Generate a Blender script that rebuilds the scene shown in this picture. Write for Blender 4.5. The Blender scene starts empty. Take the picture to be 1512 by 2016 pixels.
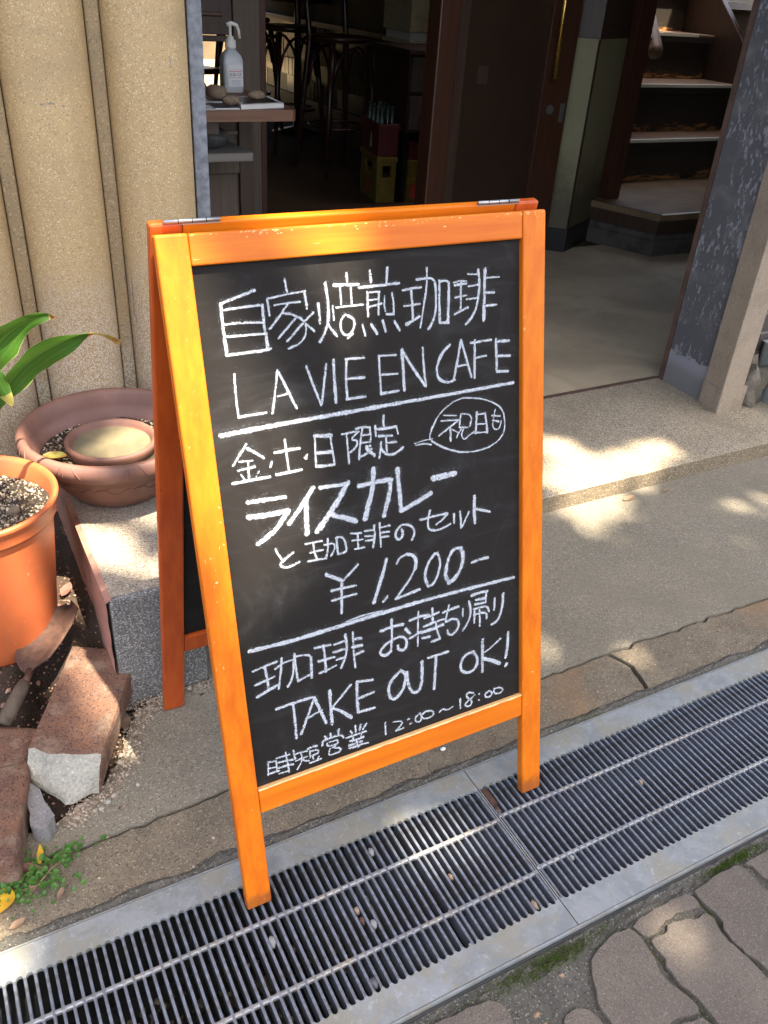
import bpy, bmesh, math, random
from mathutils import Vector, Matrix, noise
random.seed(11)
R = math.radians
sc = bpy.context.scene
COL = sc.collection

# ------------------------------------------------------------------ camera
cam_d = bpy.data.cameras.new('camera')
cam = bpy.data.objects.new('camera', cam_d)
COL.objects.link(cam)
sc.camera = cam
cm = Matrix(((0.882180, 0.205101, -0.423900), (-0.466839, 0.499035, -0.730086), (0.061800, 0.841961, 0.535988)))   # columns: right, up, back
cam.matrix_world = Matrix.Translation((0, 0, 1.2)) @ cm.to_4x4()
cam_d.sensor_fit = 'VERTICAL'
cam_d.sensor_height = 36.0
cam_d.lens = 36.0 * 1669.77 / 2016.0
cam_d.clip_start = 0.05
cam_d.clip_end = 400

# ------------------------------------------------------------------ world, sun, exposure
S = Vector((0.12, -0.36, 0.925)).normalized()          # towards the sun
world = bpy.data.worlds.new('World')
sc.world = world
world.use_nodes = True
wn = world.node_tree.nodes
wl = world.node_tree.links
sky = wn.new('ShaderNodeTexSky')
sky.sky_type = 'NISHITA'
sky.sun_disc = False
sky.sun_elevation = math.asin(S.z)
sky.sun_rotation = math.atan2(S.x, S.y)
sky.air_density = 1.0
sky.dust_density = 5.0
sky.ozone_density = 0.4
wl.new(sky.outputs[0], wn['Background'].inputs[0])
wn['Background'].inputs[1].default_value = 0.15
sun_d = bpy.data.lights.new('sun', 'SUN')
sun_d.energy = 5.0
sun_d.angle = R(0.55)
sun_d.color = (1.0, 0.90, 0.74)
sun = bpy.data.objects.new('sun', sun_d)
COL.objects.link(sun)
sun.rotation_euler = S.to_track_quat('Z', 'Y').to_euler()
sun.location = (0, -3, 12)
sc.view_settings.view_transform = 'Standard'
sc.view_settings.look = 'None'
sc.view_settings.gamma = 1.0
sc.view_settings.use_curve_mapping = False
sc.view_settings.exposure = 2.35
sc.render.engine = 'CYCLES'
sc.cycles.use_denoising = True
sc.cycles.max_bounces = 10
sc.cycles.diffuse_bounces = 5
sc.cycles.glossy_bounces = 4
sc.cycles.transparent_max_bounces = 12
sc.cycles.sample_clamp_indirect = 6
sc.cycles.caustics_reflective = False
sc.cycles.caustics_refractive = False

# ------------------------------------------------------------------ materials
class Mat:
    def __init__(s, name):
        s.m = bpy.data.materials.new(name); s.m.use_nodes = True
        s.t = s.m.node_tree; s.n = s.t.nodes; s.l = s.t.links
        s.b = s.n['Principled BSDF']
        s.co = s.n.new('ShaderNodeTexCoord').outputs['Object']
    def mapped(s, scale=(1, 1, 1), rot=(0, 0, 0)):
        k = s.n.new('ShaderNodeMapping'); k.inputs['Scale'].default_value = scale; k.inputs['Rotation'].default_value = rot
        s.l.new(s.co, k.inputs[0]); return k.outputs[0]
    def noise(s, scale, detail=3, rough=0.55, co=None, dist=0.0):
        k = s.n.new('ShaderNodeTexNoise'); k.inputs['Scale'].default_value = scale
        k.inputs['Detail'].default_value = detail; k.inputs['Roughness'].default_value = rough
        k.inputs['Distortion'].default_value = dist
        s.l.new(co or s.co, k.inputs['Vector']); return k.outputs['Fac']
    def vor(s, scale, out='Color', rand=1.0, co=None, feature='F1'):
        k = s.n.new('ShaderNodeTexVoronoi'); k.feature = feature; k.inputs['Scale'].default_value = scale
        k.inputs['Randomness'].default_value = rand
        s.l.new(co or s.co, k.inputs['Vector']); return k.outputs[out]
    def sep(s, v, axis='X', src=None):
        k = s.n.new('ShaderNodeSeparateXYZ'); s.l.new(v, k.inputs[0]); return k.outputs[axis]
    def ramp(s, f, stops, interp='LINEAR'):
        k = s.n.new('ShaderNodeValToRGB'); k.color_ramp.interpolation = interp
        e = k.color_ramp.elements
        while len(e) < len(stops): e.new(0.5)
        for el, (p, c) in zip(e, stops):
            el.position = p
            el.color = (c, c, c, 1) if isinstance(c, (int, float)) else (*c, 1)
        s.l.new(f, k.inputs[0]); return k.outputs[0]
    def sm(s, f, a, b):      # smooth step a..b -> 0..1
        k = s.n.new('ShaderNodeMapRange'); k.interpolation_type = 'SMOOTHSTEP'
        k.inputs['From Min'].default_value = a; k.inputs['From Max'].default_value = b
        s.l.new(f, k.inputs[0]); return k.outputs[0]
    def math(s, op, a, b=0.0, c=None):
        k = s.n.new('ShaderNodeMath'); k.operation = op
        for i, v in enumerate((a, b) if c is None else (a, b, c)):
            if isinstance(v, (int, float)): k.inputs[i].default_value = v
            else: s.l.new(v, k.inputs[i])
        return k.outputs[0]
    def mix(s, f, a, b, mode='MIX'):
        k = s.n.new('ShaderNodeMix'); k.data_type = 'RGBA'; k.blend_type = mode
        for i, v in ((0, f), (6, a), (7, b)):
            if isinstance(v, (int, float)): k.inputs[i].default_value = v if i == 0 else (v, v, v, 1)
            elif isinstance(v, tuple): k.inputs[i].default_value = (*v, 1)
            else: s.l.new(v, k.inputs[i])
        return k.outputs[2]
    def bump(s, h, dist=0.001, strength=1.0, prev=None):
        k = s.n.new('ShaderNodeBump'); k.inputs['Distance'].default_value = dist; k.inputs['Strength'].default_value = strength
        s.l.new(h, k.inputs['Height'])
        if prev is not None: s.l.new(prev, k.inputs['Normal'])
        return k.outputs[0]
    def out(s, color=None, rough=0.6, normal=None, metal=0.0, spec=0.5, coat=0.0, coat_rough=0.1, trans=0.0, sub=0.0, alpha=None, ior=None):
        for key, v in (('Base Color', color), ('Roughness', rough), ('Metallic', metal), ('Normal', normal), ('Alpha', alpha)):
            if v is None: continue
            if isinstance(v, tuple): s.b.inputs[key].default_value = (*v, 1)
            elif isinstance(v, (int, float)): s.b.inputs[key].default_value = v
            else: s.l.new(v, s.b.inputs[key])
        s.b.inputs['Specular IOR Level'].default_value = spec
        s.b.inputs['Coat Weight'].default_value = coat
        s.b.inputs['Coat Roughness'].default_value = coat_rough
        s.b.inputs['Transmission Weight'].default_value = trans
        if ior: s.b.inputs['IOR'].default_value = ior
        return s.m

def wood_mat(name, base, dark, grain_axis=2, rough=0.35, scale=1.0, chips=None, coat=0.0, spec=0.5):
    k = Mat(name)
    sc3 = [60 * scale] * 3; sc3[grain_axis] = 3 * scale
    g = k.noise(1.0, 5, 0.6, k.mapped(tuple(sc3)))
    sc4 = [260 * scale] * 3; sc4[grain_axis] = 9 * scale
    g2 = k.noise(1.0, 3, 0.6, k.mapped(tuple(sc4)))
    big = k.noise(5, 2)
    c = k.mix(k.sm(g, 0.3, 0.75), base, dark)
    c = k.mix(k.math('MULTIPLY', k.sm(g2, 0.5, 0.75), 0.55), c, dark)
    c = k.mix(k.math('MULTIPLY', k.sm(big, 0.4, 0.7), 0.3), c, tuple(x * 0.8 for x in base))
    r = k.math('ADD', k.math('MULTIPLY', k.noise(40, 3), 0.22), rough - 0.1)
    if chips:
        zf = k.math('MULTIPLY', k.sm(k.math('ADD', k.sep(k.co, 'Z'), k.math('MULTIPLY', k.noise(60, 4), -0.05)), 0.015, -0.012), 0.6)
        c = k.mix(zf, c, (0.12, 0.045, 0.015))
        sc5 = [400] * 3; sc5[grain_axis] = 25
        scr = k.math('MULTIPLY', k.sm(k.noise(1.0, 2, 0.5, k.mapped(tuple(sc5))), 0.70, 0.74), k.sm(k.noise(11, 3), 0.55, 0.65))
        c = k.mix(k.math('MULTIPLY', scr, 0.6), c, chips)
    if chips:
        f = k.math('MULTIPLY', k.sm(k.noise(150, 3, 0.6, k.mapped((1, 1, 1))), 0.70, 0.73), k.sm(k.noise(7, 2), 0.52, 0.62))
        c = k.mix(f, c, chips)
    n = k.bump(g2, 0.0004, 0.35)
    return k.out(c, r, n, coat=coat, spec=spec)

def speckle_mat(name, base, base2, specks, dark, sp_scale=230, cover=0.45, rough=0.6, dirt=None, bump=0.0006, low=None, big=3.0, mottle=0.0):
    """terrazzo / washed aggregate: small chips set in a matrix"""
    k = Mat(name)
    w = k.n.new('ShaderNodeVectorMath'); w.operation = 'ADD'
    nz = k.n.new('ShaderNodeTexNoise'); nz.inputs['Scale'].default_value = sp_scale * 0.5
    k.l.new(k.co, nz.inputs['Vector'])
    sc_ = k.n.new('ShaderNodeVectorMath'); sc_.operation = 'SCALE'; sc_.inputs['Scale'].default_value = 0.8 / sp_scale
    k.l.new(nz.outputs['Color'], sc_.inputs[0]); k.l.new(k.co, w.inputs[0]); k.l.new(sc_.outputs[0], w.inputs[1])
    co = w.outputs[0]
    rnd = k.sep(k.vor(sp_scale, 'Color', co=co), 'X')
    rnd2 = k.sep(k.vor(sp_scale, 'Color', co=co), 'Y')
    d = k.vor(sp_scale, 'Distance', co=co)
    chip = k.math('MULTIPLY', k.sm(rnd, 1.0 - cover, 1.0 - cover + 0.05), k.sm(d, 0.62, 0.42))
    dk = k.math('MULTIPLY', k.sm(rnd, 0.14, 0.10), k.sm(d, 0.6, 0.45))
    m = k.mix(k.sm(k.noise(big, 4, 0.6), 0.3, 0.7), base, base2)
    if mottle:
        m = k.mix(k.math('MULTIPLY', k.sm(k.noise(42, 6, 0.78, dist=0.3), 0.50, 0.64), mottle), m, tuple(x * 0.50 for x in base))
        m = k.mix(k.math('MULTIPLY', k.sm(k.noise(120, 4, 0.75), 0.56, 0.66), mottle), m, tuple(min(1, x * 1.45) for x in base))
        m = k.mix(k.math('MULTIPLY', k.sm(k.noise(300, 3, 0.7), 0.52, 0.64), mottle), m, tuple(x * 0.55 for x in base))
    m = k.mix(k.math('MULTIPLY', k.noise(900, 2), 0.5), m, tuple(x * 0.6 for x in base))
    m = k.mix(dk, m, dark)
    m = k.mix(chip, m, k.mix(rnd2, specks, tuple(x * 0.75 for x in specks)))
    if dirt:
        m = k.mix(k.math('MULTIPLY', k.sm(k.noise(2.2, 5, 0.65, dist=0.4), 0.50, 0.68), 0.6), m, dirt)
    if low:
        st1 = k.math('MULTIPLY', k.sm(k.noise(1.0, 5, 0.65, k.mapped((26, 26, 0.9))), 0.48, 0.72), 0.38)
        m = k.mix(st1, m, tuple(x * 0.6 for x in base))
        st2 = k.math('MULTIPLY', k.sm(k.noise(55, 4, 0.7), 0.66, 0.70), 0.5)
        m = k.mix(st2, m, dark)
        z = k.sep(k.co, 'Z')
        f = k.math('ADD', k.sm(z, low[0], low[1]), k.math('MULTIPLY', k.math('SUBTRACT', k.noise(7, 4), 0.5), 0.8))
        chip2 = k.sm(k.vor(sp_scale * 0.8, 'Distance'), 0.55, 0.35)
        m = k.mix(k.math('MULTIPLY', k.sm(f, 0.9, 0.2), 0.8), m, k.mix(chip2, low[2], low[3]))
    n = k.bump(k.math('ADD', chip, k.noise(700, 2)), bump, 0.7)
    return k.out(m, rough, n, spec=0.35)

def concrete_mat(name, a, b, stain=None, rough=0.85, grain=500, bump=0.0015, moss=None, big=6, aggregate=0.0, agg=((0.2, 0.17, 0.13), (0.4, 0.37, 0.32))):
    k = Mat(name)
    c = k.mix(k.sm(k.noise(big, 5, 0.6), 0.3, 0.7), a, b)
    c = k.mix(k.math('MULTIPLY', k.sm(k.noise(grain, 2), 0.45, 0.7), 0.55), c, tuple(x * 0.5 for x in a))
    c = k.mix(k.math('MULTIPLY', k.sm(k.noise(grain * 0.8, 2, co=k.mapped((1, 1, 1), (0.3, 0.5, 0.2))), 0.60, 0.72), 0.7), c, tuple(min(1, x * 1.9) for x in b))
    c = k.mix(k.math('MULTIPLY', k.sm(k.noise(38, 5, 0.75), 0.52, 0.66), 0.35), c, tuple(x * 0.62 for x in a))
    c = k.mix(k.math('MULTIPLY', k.sm(k.noise(110, 3, 0.7), 0.62, 0.70), 0.5), c, tuple(min(1, x * 1.45) for x in b))
    h = k.noise(grain, 3)
    if aggregate:
        d = k.vor(70, 'Distance'); cc = k.vor(70, 'Color')
        f = k.math('MULTIPLY', k.sm(d, 0.55, 0.4), k.sm(k.noise(9, 3), 0.5, 0.6))
        f = k.math('MULTIPLY', f, k.sm(k.sep(cc, 'X'), 1 - aggregate, 1 - aggregate + .1))
        c = k.mix(f, c, k.mix(k.sep(cc, 'Y'), agg[0], agg[1]))
        h = k.math('ADD', h, f)
    if stain:
        c = k.mix(k.math('MULTIPLY', k.sm(k.noise(9, 5, 0.65), 0.5, 0.68), 0.65), c, stain)
    if moss:
        f = k.math('MULTIPLY', k.sm(k.noise(moss[0], 4, 0.65), moss[1], moss[1] + 0.08), 0.85)
        c = k.mix(f, c, k.mix(k.noise(400, 2), moss[2], tuple(x * 0.4 for x in moss[2])))
        h = k.math('ADD', h, k.math('MULTIPLY', f, 1.5))
    n = k.bump(h, bump, 0.8)
    n = k.bump(k.noise(big * 6, 4), bump * 2.5, 0.5, n)
    return k.out(c, rough, n, spec=0.3)

def plain(name, col, rough=0.5, metal=0.0, var=0.25, scale=30, spec=0.5, bump=0.0, bs=300, coat=0.0):
    k = Mat(name)
    c = k.mix(k.sm(k.noise(scale, 4, 0.6), 0.3, 0.7), col, tuple(x * (1 - var) for x in col))
    n = k.bump(k.noise(bs, 3), bump, 0.7) if bump else None
    r = k.math('ADD', k.math('MULTIPLY', k.noise(scale * 2, 3), 0.2), rough - 0.1)
    return k.out(c, r, n, metal=metal, spec=spec, coat=coat)

ORANGE = (0.64, 0.165, 0.006)
M = {}
M['sign_v'] = wood_mat('sign_varnish', ORANGE, (0.50, 0.095, 0.004), 2, 0.40, chips=(0.85, 0.55, 0.28), spec=0.3)
M['sign_h'] = wood_mat('sign_varnish_rail', ORANGE, (0.50, 0.10, 0.004), 0, 0.40, chips=(0.85, 0.55, 0.28), spec=0.3)
M['sign_shaded'] = wood_mat('sign_varnish_shaded', (0.50, 0.085, 0.012), (0.36, 0.05, 0.008), 2, 0.32)  # same wood as the front; shade on the back frame is in the colour
M['worn'] = wood_mat('worn_wood_edge', (0.75, 0.42, 0.16), (0.8, 0.5, 0.2), 0, 0.6)
# blackboard with wiped chalk dust
k = Mat('blackboard')
du = k.math('MULTIPLY', k.sm(k.noise(6, 5, 0.7, dist=1.2), 0.50, 0.85), 0.045)
sp = k.math('MULTIPLY', k.sm(k.noise(600, 2), 0.74, 0.78), k.sm(k.noise(16, 3), 0.45, 0.7))
sm1 = k.math('MULTIPLY', k.sm(k.noise(1.0, 5, 0.7, k.mapped((5, 22, 22), (0.0, 0.25, 0.0)), 0.8), 0.50, 0.80), 0.028)
c = k.mix(k.math('ADD', sm1, k.math('ADD', du, k.math('MULTIPLY', sp, 0.5))), (0.0125, 0.0104, 0.0086), (0.5, 0.51, 0.53))
M['board'] = k.out(c, 0.8, k.bump(k.noise(900, 2), 0.0003, 0.6), spec=0.18)
# loose chalk dust round the strokes
k = Mat('chalk_dust')
uv = k.n.new('ShaderNodeUVMap').outputs[0]
v = k.math('ABSOLUTE', k.math('SUBTRACT', k.math('MULTIPLY', k.sep(uv, 'Y'), 2.0), 1.0))
al = k.math('MULTIPLY', k.sm(k.math('SUBTRACT', k.noise(1000, 2, 0.6), k.math('MULTIPLY', v, 0.10)), 0.56, 0.64), 0.55)
M['chalk_dust'] = k.out((0.45, 0.47, 0.50), 0.95, None, alpha=al, spec=0.1)
# chalk: gritty coverage across the stroke
k = Mat('chalk')
uv = k.n.new('ShaderNodeUVMap').outputs[0]
v = k.math('ABSOLUTE', k.math('SUBTRACT', k.math('MULTIPLY', k.sep(uv, 'Y'), 2.0), 1.0))
edge = k.math('MULTIPLY', k.math('POWER', v, 3.0), 0.42)
g1 = k.noise(850, 3, 0.65)
g2 = k.noise(420, 2, 0.6)
g = k.math('ADD', k.math('MULTIPLY', g1, 0.6), k.math('MULTIPLY', g2, 0.4))
pr = k.noise(70, 3, 0.6)
g = k.math('ADD', g, k.math('MULTIPLY', k.math('SUBTRACT', pr, 0.5), 0.22))
al = k.sm(k.math('SUBTRACT', g, edge), 0.37, 0.45)
c = k.mix(k.sm(g1, 0.38, 0.62), (0.17, 0.18, 0.20), (0.60, 0.62, 0.64))
M['chalk'] = k.out(c, 0.95, None, alpha=al, spec=0.1)
M['terrazzo'] = speckle_mat('tan_terrazzo', (0.50, 0.345, 0.165), (0.42, 0.29, 0.14), (0.62, 0.48, 0.29), (0.25, 0.175, 0.095), 380, 0.24, 0.55,
                            dirt=(0.24, 0.17, 0.09), low=(0.35, 0.80, (0.31, 0.215, 0.12), (0.52, 0.47, 0.39)), bump=0.0004)
M['fillet'] = speckle_mat('grimy_terrazzo_fillet', (0.37, 0.265, 0.135), (0.27, 0.20, 0.11), (0.48, 0.37, 0.22), (0.18, 0.13, 0.08), 300, 0.14, 0.7, dirt=(0.17, 0.13, 0.085),
                            low=(0.30, 0.6, (0.28, 0.22, 0.14), (0.5, 0.46, 0.38)))
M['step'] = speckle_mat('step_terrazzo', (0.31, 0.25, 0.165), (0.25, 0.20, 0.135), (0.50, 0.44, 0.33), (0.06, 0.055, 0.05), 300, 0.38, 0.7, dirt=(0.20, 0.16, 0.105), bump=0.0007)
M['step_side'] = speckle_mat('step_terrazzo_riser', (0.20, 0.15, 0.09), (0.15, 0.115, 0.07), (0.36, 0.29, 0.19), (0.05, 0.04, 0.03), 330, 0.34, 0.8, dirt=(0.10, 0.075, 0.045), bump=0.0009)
M['plinth'] = speckle_mat('plinth_washed_stone', (0.18, 0.165, 0.145), (0.14, 0.135, 0.125), (0.46, 0.45, 0.42), (0.035, 0.035, 0.035), 420, 0.36, 0.8, bump=0.001)  # dark tone includes the sign's shadow on the front face, set in the colour
M['plinth_top'] = speckle_mat('plinth_top_terrazzo', (0.33, 0.27, 0.20), (0.27, 0.22, 0.16), (0.55, 0.49, 0.4), (0.08, 0.07, 0.06), 380, 0.4, 0.75, bump=0.0008)
M['pink'] = concrete_mat('pink_render', (0.42, 0.22, 0.16), (0.34, 0.18, 0.13), stain=(0.16, 0.09, 0.06), big=14)
M['concrete'] = speckle_mat('apron_concrete', (0.245, 0.21, 0.152), (0.195, 0.168, 0.12), (0.36, 0.32, 0.235), (0.10, 0.088, 0.065), 360, 0.24, 0.9, dirt=(0.165, 0.14, 0.097), bump=0.0014, big=5, mottle=0.35)
M['kerb'] = speckle_mat('kerb_concrete', (0.225, 0.178, 0.118), (0.145, 0.118, 0.082), (0.34, 0.28, 0.19), (0.07, 0.057, 0.042), 400, 0.20, 0.9, dirt=(0.27, 0.14, 0.06), bump=0.0022, big=14, mottle=0.6)
M['mortar'] = speckle_mat('gritty_mossy_mortar', (0.125, 0.112, 0.09), (0.065, 0.06, 0.047), (0.27, 0.25, 0.20), (0.035, 0.032, 0.026), 420, 0.16, 0.95, dirt=(0.05, 0.060, 0.02), bump=0.0025, big=12, mottle=0.65)
M['paver'] = speckle_mat('paver_stone', (0.165, 0.133, 0.102), (0.12, 0.098, 0.077), (0.26, 0.22, 0.175), (0.065, 0.055, 0.045), 620, 0.16, 0.9, dirt=(0.105, 0.083, 0.062), bump=0.0016, big=9, mottle=0.4)
M['street'] = concrete_mat('street_asphalt', (0.06, 0.06, 0.06), (0.045, 0.045, 0.045))
M['pit'] = concrete_mat('drain_concrete', (0.05, 0.048, 0.045), (0.03, 0.03, 0.028), bump=0.002)
# galvanised steel
def galv(name, a, b, metal, rough, stain=(0.34, 0.32, 0.26)):
    k = Mat(name)
    c = k.mix(k.sm(k.noise(14, 6, 0.75, dist=0.5), 0.38, 0.62), a, b)
    c = k.mix(k.math('MULTIPLY', k.sm(k.noise(9, 6, 0.75, dist=1.0), 0.46, 0.62), 0.7), c, stain)
    c = k.mix(k.math('MULTIPLY', k.sm(k.noise(75, 5, 0.8, dist=0.6), 0.56, 0.64), 0.45), c, tuple(min(1, x * 1.5) for x in a))
    c = k.mix(k.math('MULTIPLY', k.sm(k.noise(700, 2), 0.62, 0.72), 0.45), c, (0.12, 0.12, 0.12))
    r = k.math('ADD', k.math('MULTIPLY', k.noise(90, 4, 0.7), 0.3), rough - 0.15)
    return k.out(c, r, k.bump(k.noise(160, 4, 0.7), 0.0006, 0.5), metal=metal, spec=0.5)
M['galv'] = galv('galvanised_plate', (0.27, 0.28, 0.275), (0.20, 0.21, 0.205), 0.3, 0.55, (0.26, 0.235, 0.17))
M['bar'] = galv('galvanised_bar', (0.24, 0.262, 0.30), (0.155, 0.17, 0.20), 0.5, 0.42, (0.13, 0.11, 0.09))
M['rib'] = galv('galvanised_cross_bar', (0.27, 0.27, 0.27), (0.19, 0.19, 0.19), 0.45, 0.5, (0.30, 0.26, 0.20))
M['steel'] = plain('hinge_steel', (0.42, 0.41, 0.39), 0.38, 0.9, 0.15)
M['nosing'] = plain('lit_metal_nosing', (0.92, 0.87, 0.70), 0.4, 0.15, 0.1)  # near-white base stands in for light glancing off the metal
M['brass'] = plain('hammered_brass', (0.80, 0.50, 0.13), 0.25, 1.0, 0.4, 120, bump=0.002, bs=160)
M['rust'] = plain('rusty_brown', (0.085, 0.038, 0.022), 0.8, 0.0, 0.5, 60, bump=0.0008)
# plastics and pots
k = Mat('orange_pot_plastic')
c = k.mix(k.sm(k.noise(6, 4, 0.6), 0.35, 0.7), (0.50, 0.125, 0.04), (0.40, 0.098, 0.032))
c = k.mix(k.math('MULTIPLY', k.sm(k.noise(22, 5, 0.75, k.mapped((1, 1, .5))), 0.56, 0.70), 0.5), c, (0.30, 0.11, 0.06))
c = k.mix(k.math('MULTIPLY', k.sm(k.noise(240, 2, co=k.mapped((1, 1, .3))), 0.70, 0.75), 0.5), c, (0.8, 0.45, 0.3))
M['pot'] = k.out(c, 0.42, k.bump(k.noise(60, 3), 0.0004, 0.5), spec=0.45)
M['bowl'] = plain('brown_bowl_plastic', (0.215, 0.105, 0.075), 0.52, 0, 0.28, 9, 0.4, 0.0003, 200)
M['water'] = Mat('murky_water').out((0.26, 0.21, 0.10), 0.06, spec=0.5)
k = Mat('murky_water_with_silt')
c = k.mix(k.sm(k.noise(14, 4), 0.35, 0.65), (0.225, 0.185, 0.105), (0.14, 0.12, 0.075))
c = k.mix(k.sm(k.noise(260, 3), 0.66, 0.72), c, (0.05, 0.045, 0.03))
M['water'] = k.out(c, 0.12, spec=0.5)
M['soil'] = concrete_mat('dark_soil', (0.055, 0.036, 0.022), (0.03, 0.02, 0.014), grain=330, bump=0.004)
M['potsoil'] = concrete_mat('pot_soil', (0.05, 0.038, 0.026), (0.028, 0.022, 0.016), grain=330, bump=0.004)
k = Mat('brick_red')
rr = k.sep(k.vor(340, 'Color'), 'X'); dd = k.vor(340, 'Distance')
c = k.mix(k.sm(k.noise(12, 4), 0.35, 0.65), (0.20, 0.105, 0.065), (0.125, 0.07, 0.048))
c = k.mix(k.math('MULTIPLY', k.sm(rr, 0.22, 0.18), k.sm(dd, 0.6, 0.4)), c, (0.05, 0.035, 0.04))
c = k.mix(k.math('MULTIPLY', k.sm(rr, 0.86, 0.9), k.math('MULTIPLY', k.sm(dd, 0.6, 0.4), 0.6)), c, (0.28, 0.16, 0.10))
dust = k.math('MULTIPLY', k.sm(k.noise(18, 5, 0.7), 0.50, 0.66), 0.45)
c = k.mix(dust, c, (0.27, 0.21, 0.15))
M['brick'] = k.out(c, 0.88, k.bump(k.noise(300, 4, 0.7), 0.0022, 0.9), spec=0.2)
M['mortar_face'] = concrete_mat('broken_mortar', (0.36, 0.335, 0.27), (0.28, 0.26, 0.215), grain=200, bump=0.004, big=10)
M['mortar_grey'] = concrete_mat('broken_mortar_grey', (0.23, 0.22, 0.21), (0.19, 0.18, 0.17), grain=300, bump=0.002, big=10)
def leaf_mat(name, a, b, rough=0.4, trans=0.35):
    k = Mat(name)
    c = k.mix(k.sm(k.noise(30, 3), 0.35, 0.65), a, b)
    k.out(c, rough, k.bump(k.noise(160, 3), 0.0006, 0.5), spec=0.45)
    tr = k.n.new('ShaderNodeBsdfTranslucent'); k.l.new(c, tr.inputs[0])
    mx = k.n.new('ShaderNodeMixShader'); mx.inputs[0].default_value = trans
    k.l.new(k.b.outputs[0], mx.inputs[1]); k.l.new(tr.outputs[0], mx.inputs[2])
    k.l.new(mx.outputs[0], k.n['Material Output'].inputs[0])
    return k.m
k = Mat('broad_leaf_green')
uvl_ = k.n.new('ShaderNodeUVMap').outputs[0]
mp_ = k.n.new('ShaderNodeMapping'); mp_.inputs['Scale'].default_value = (1.2, 26, 1); k.l.new(uvl_, mp_.inputs[0])
vn = k.noise(1.0, 3, 0.6, mp_.outputs[0])
mid = k.sm(k.math('ABSOLUTE', k.sep(uvl_, 'Y')), 0.10, 0.0)
c = k.mix(k.sm(vn, 0.35, 0.65), (0.045, 0.13, 0.012), (0.085, 0.20, 0.022))
c = k.mix(k.math('MULTIPLY', mid, 0.5), c, (0.17, 0.30, 0.05))
c = k.mix(k.math('MULTIPLY', k.sm(k.noise(40, 4, 0.7), 0.60, 0.68), 0.5), c, (0.16, 0.14, 0.03))
c = k.mix(k.sm(k.math('ABSOLUTE', k.sep(uvl_, 'Y')), 0.94, 1.0), c, (0.40, 0.42, 0.14))
k.out(c, 0.45, k.bump(vn, 0.0010, 0.6), spec=0.4)
tr_ = k.n.new('ShaderNodeBsdfTranslucent'); k.l.new(c, tr_.inputs[0])
mx_ = k.n.new('ShaderNodeMixShader'); mx_.inputs[0].default_value = 0.35
k.l.new(k.b.outputs[0], mx_.inputs[1]); k.l.new(tr_.outputs[0], mx_.inputs[2]); k.l.new(mx_.outputs[0], k.n['Material Output'].inputs[0])
M['leaf'] = k.m
M['leaf_edge'] = leaf_mat('leaf_yellow_tip', (0.42, 0.40, 0.10), (0.30, 0.12, 0.03))
M['clover'] = leaf_mat('clover_green', (0.06, 0.17, 0.025), (0.10, 0.22, 0.04), 0.5)
M['dry'] = leaf_mat('dry_leaf_tan', (0.33, 0.22, 0.13), (0.22, 0.13, 0.08), 0.7, 0.2)
M['dry_pink'] = leaf_mat('dry_leaf_brown', (0.25, 0.12, 0.09), (0.17, 0.08, 0.06), 0.7, 0.2)
M['yellow'] = leaf_mat('yellow_leaf', (0.75, 0.45, 0.03), (0.6, 0.33, 0.03), 0.5, 0.3)
M['tree_leaf'] = leaf_mat('tree_leaf', (0.06, 0.11, 0.02), (0.08, 0.10, 0.03), 0.5, 0.3)
M['bark'] = concrete_mat('bark', (0.10, 0.07, 0.05), (0.06, 0.045, 0.035), grain=60, bump=0.01)
def pebble_mat(name, a, b, c3):
    k = Mat(name)
    oi = k.n.new('ShaderNodeNewGeometry').outputs['Random Per Island']
    return k.out(k.ramp(oi, [(0.0, a), (0.5, b), (1.0, c3)]), 0.75, spec=0.3)
M['pebbles'] = pebble_mat('mixed_pebbles', (0.13, 0.09, 0.06), (0.26, 0.2, 0.14), (0.5, 0.42, 0.32))
M['pumice'] = pebble_mat('pale_pumice_grains', (0.035, 0.025, 0.02), (0.22, 0.165, 0.11), (0.62, 0.52, 0.38))
M['redgravel'] = pebble_mat('reddish_gravel', (0.10, 0.05, 0.035), (0.2, 0.09, 0.06), (0.42, 0.26, 0.19))
M['stone'] = plain('grey_stone', (0.26, 0.25, 0.23), 0.75, 0, 0.4, 90, 0.3, 0.001)
M['stone_tan'] = plain('tan_river_stone', (0.28, 0.20, 0.13), 0.7, 0, 0.35, 60, 0.3, 0.001)
M['stone_dark'] = plain('dark_river_stone', (0.10, 0.10, 0.10), 0.5, 0, 0.4, 40, 0.4, 0.001)
# building
k = Mat('peeling_grey_paint')
a = k.sm(k.math('ADD', k.noise(70, 5, 0.7, k.mapped((1, 1.3, 0.5))), k.math('MULTIPLY', k.math('SUBTRACT', k.noise(7, 3), 0.5), 0.45)), 0.57, 0.585)
z = k.sep(k.co, 'Z')
low = k.sm(z, 0.17, 0.06)
a = k.math('MAXIMUM', a, k.sm(k.math('ADD', low, k.math('MULTIPLY', k.noise(34, 5, 0.7), 1.0)), 0.95, 0.98))
bl = k.sm(k.noise(9, 3), 0.5, 0.75)
base = k.mix(bl, (0.085, 0.082, 0.083), (0.16, 0.152, 0.145))
c = k.mix(k.math('MULTIPLY', a, 0.85), base, (0.245, 0.24, 0.26))
c = k.mix(k.math('MULTIPLY', k.sm(z, 0.10, 0.05), 0.6), c, (0.13, 0.115, 0.09))
M['peel'] = k.out(c, 0.72, k.bump(a, -0.0012, 0.8), spec=0.3)
M['post_side'] = plain('weathered_brown_side', (0.10, 0.055, 0.035), 0.75, 0, 0.4, 20)
M['jamb'] = plain('weathered_grey_jamb', (0.20, 0.21, 0.225), 0.75, 0, 0.45, 60, 0.3, 0.0006)
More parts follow.
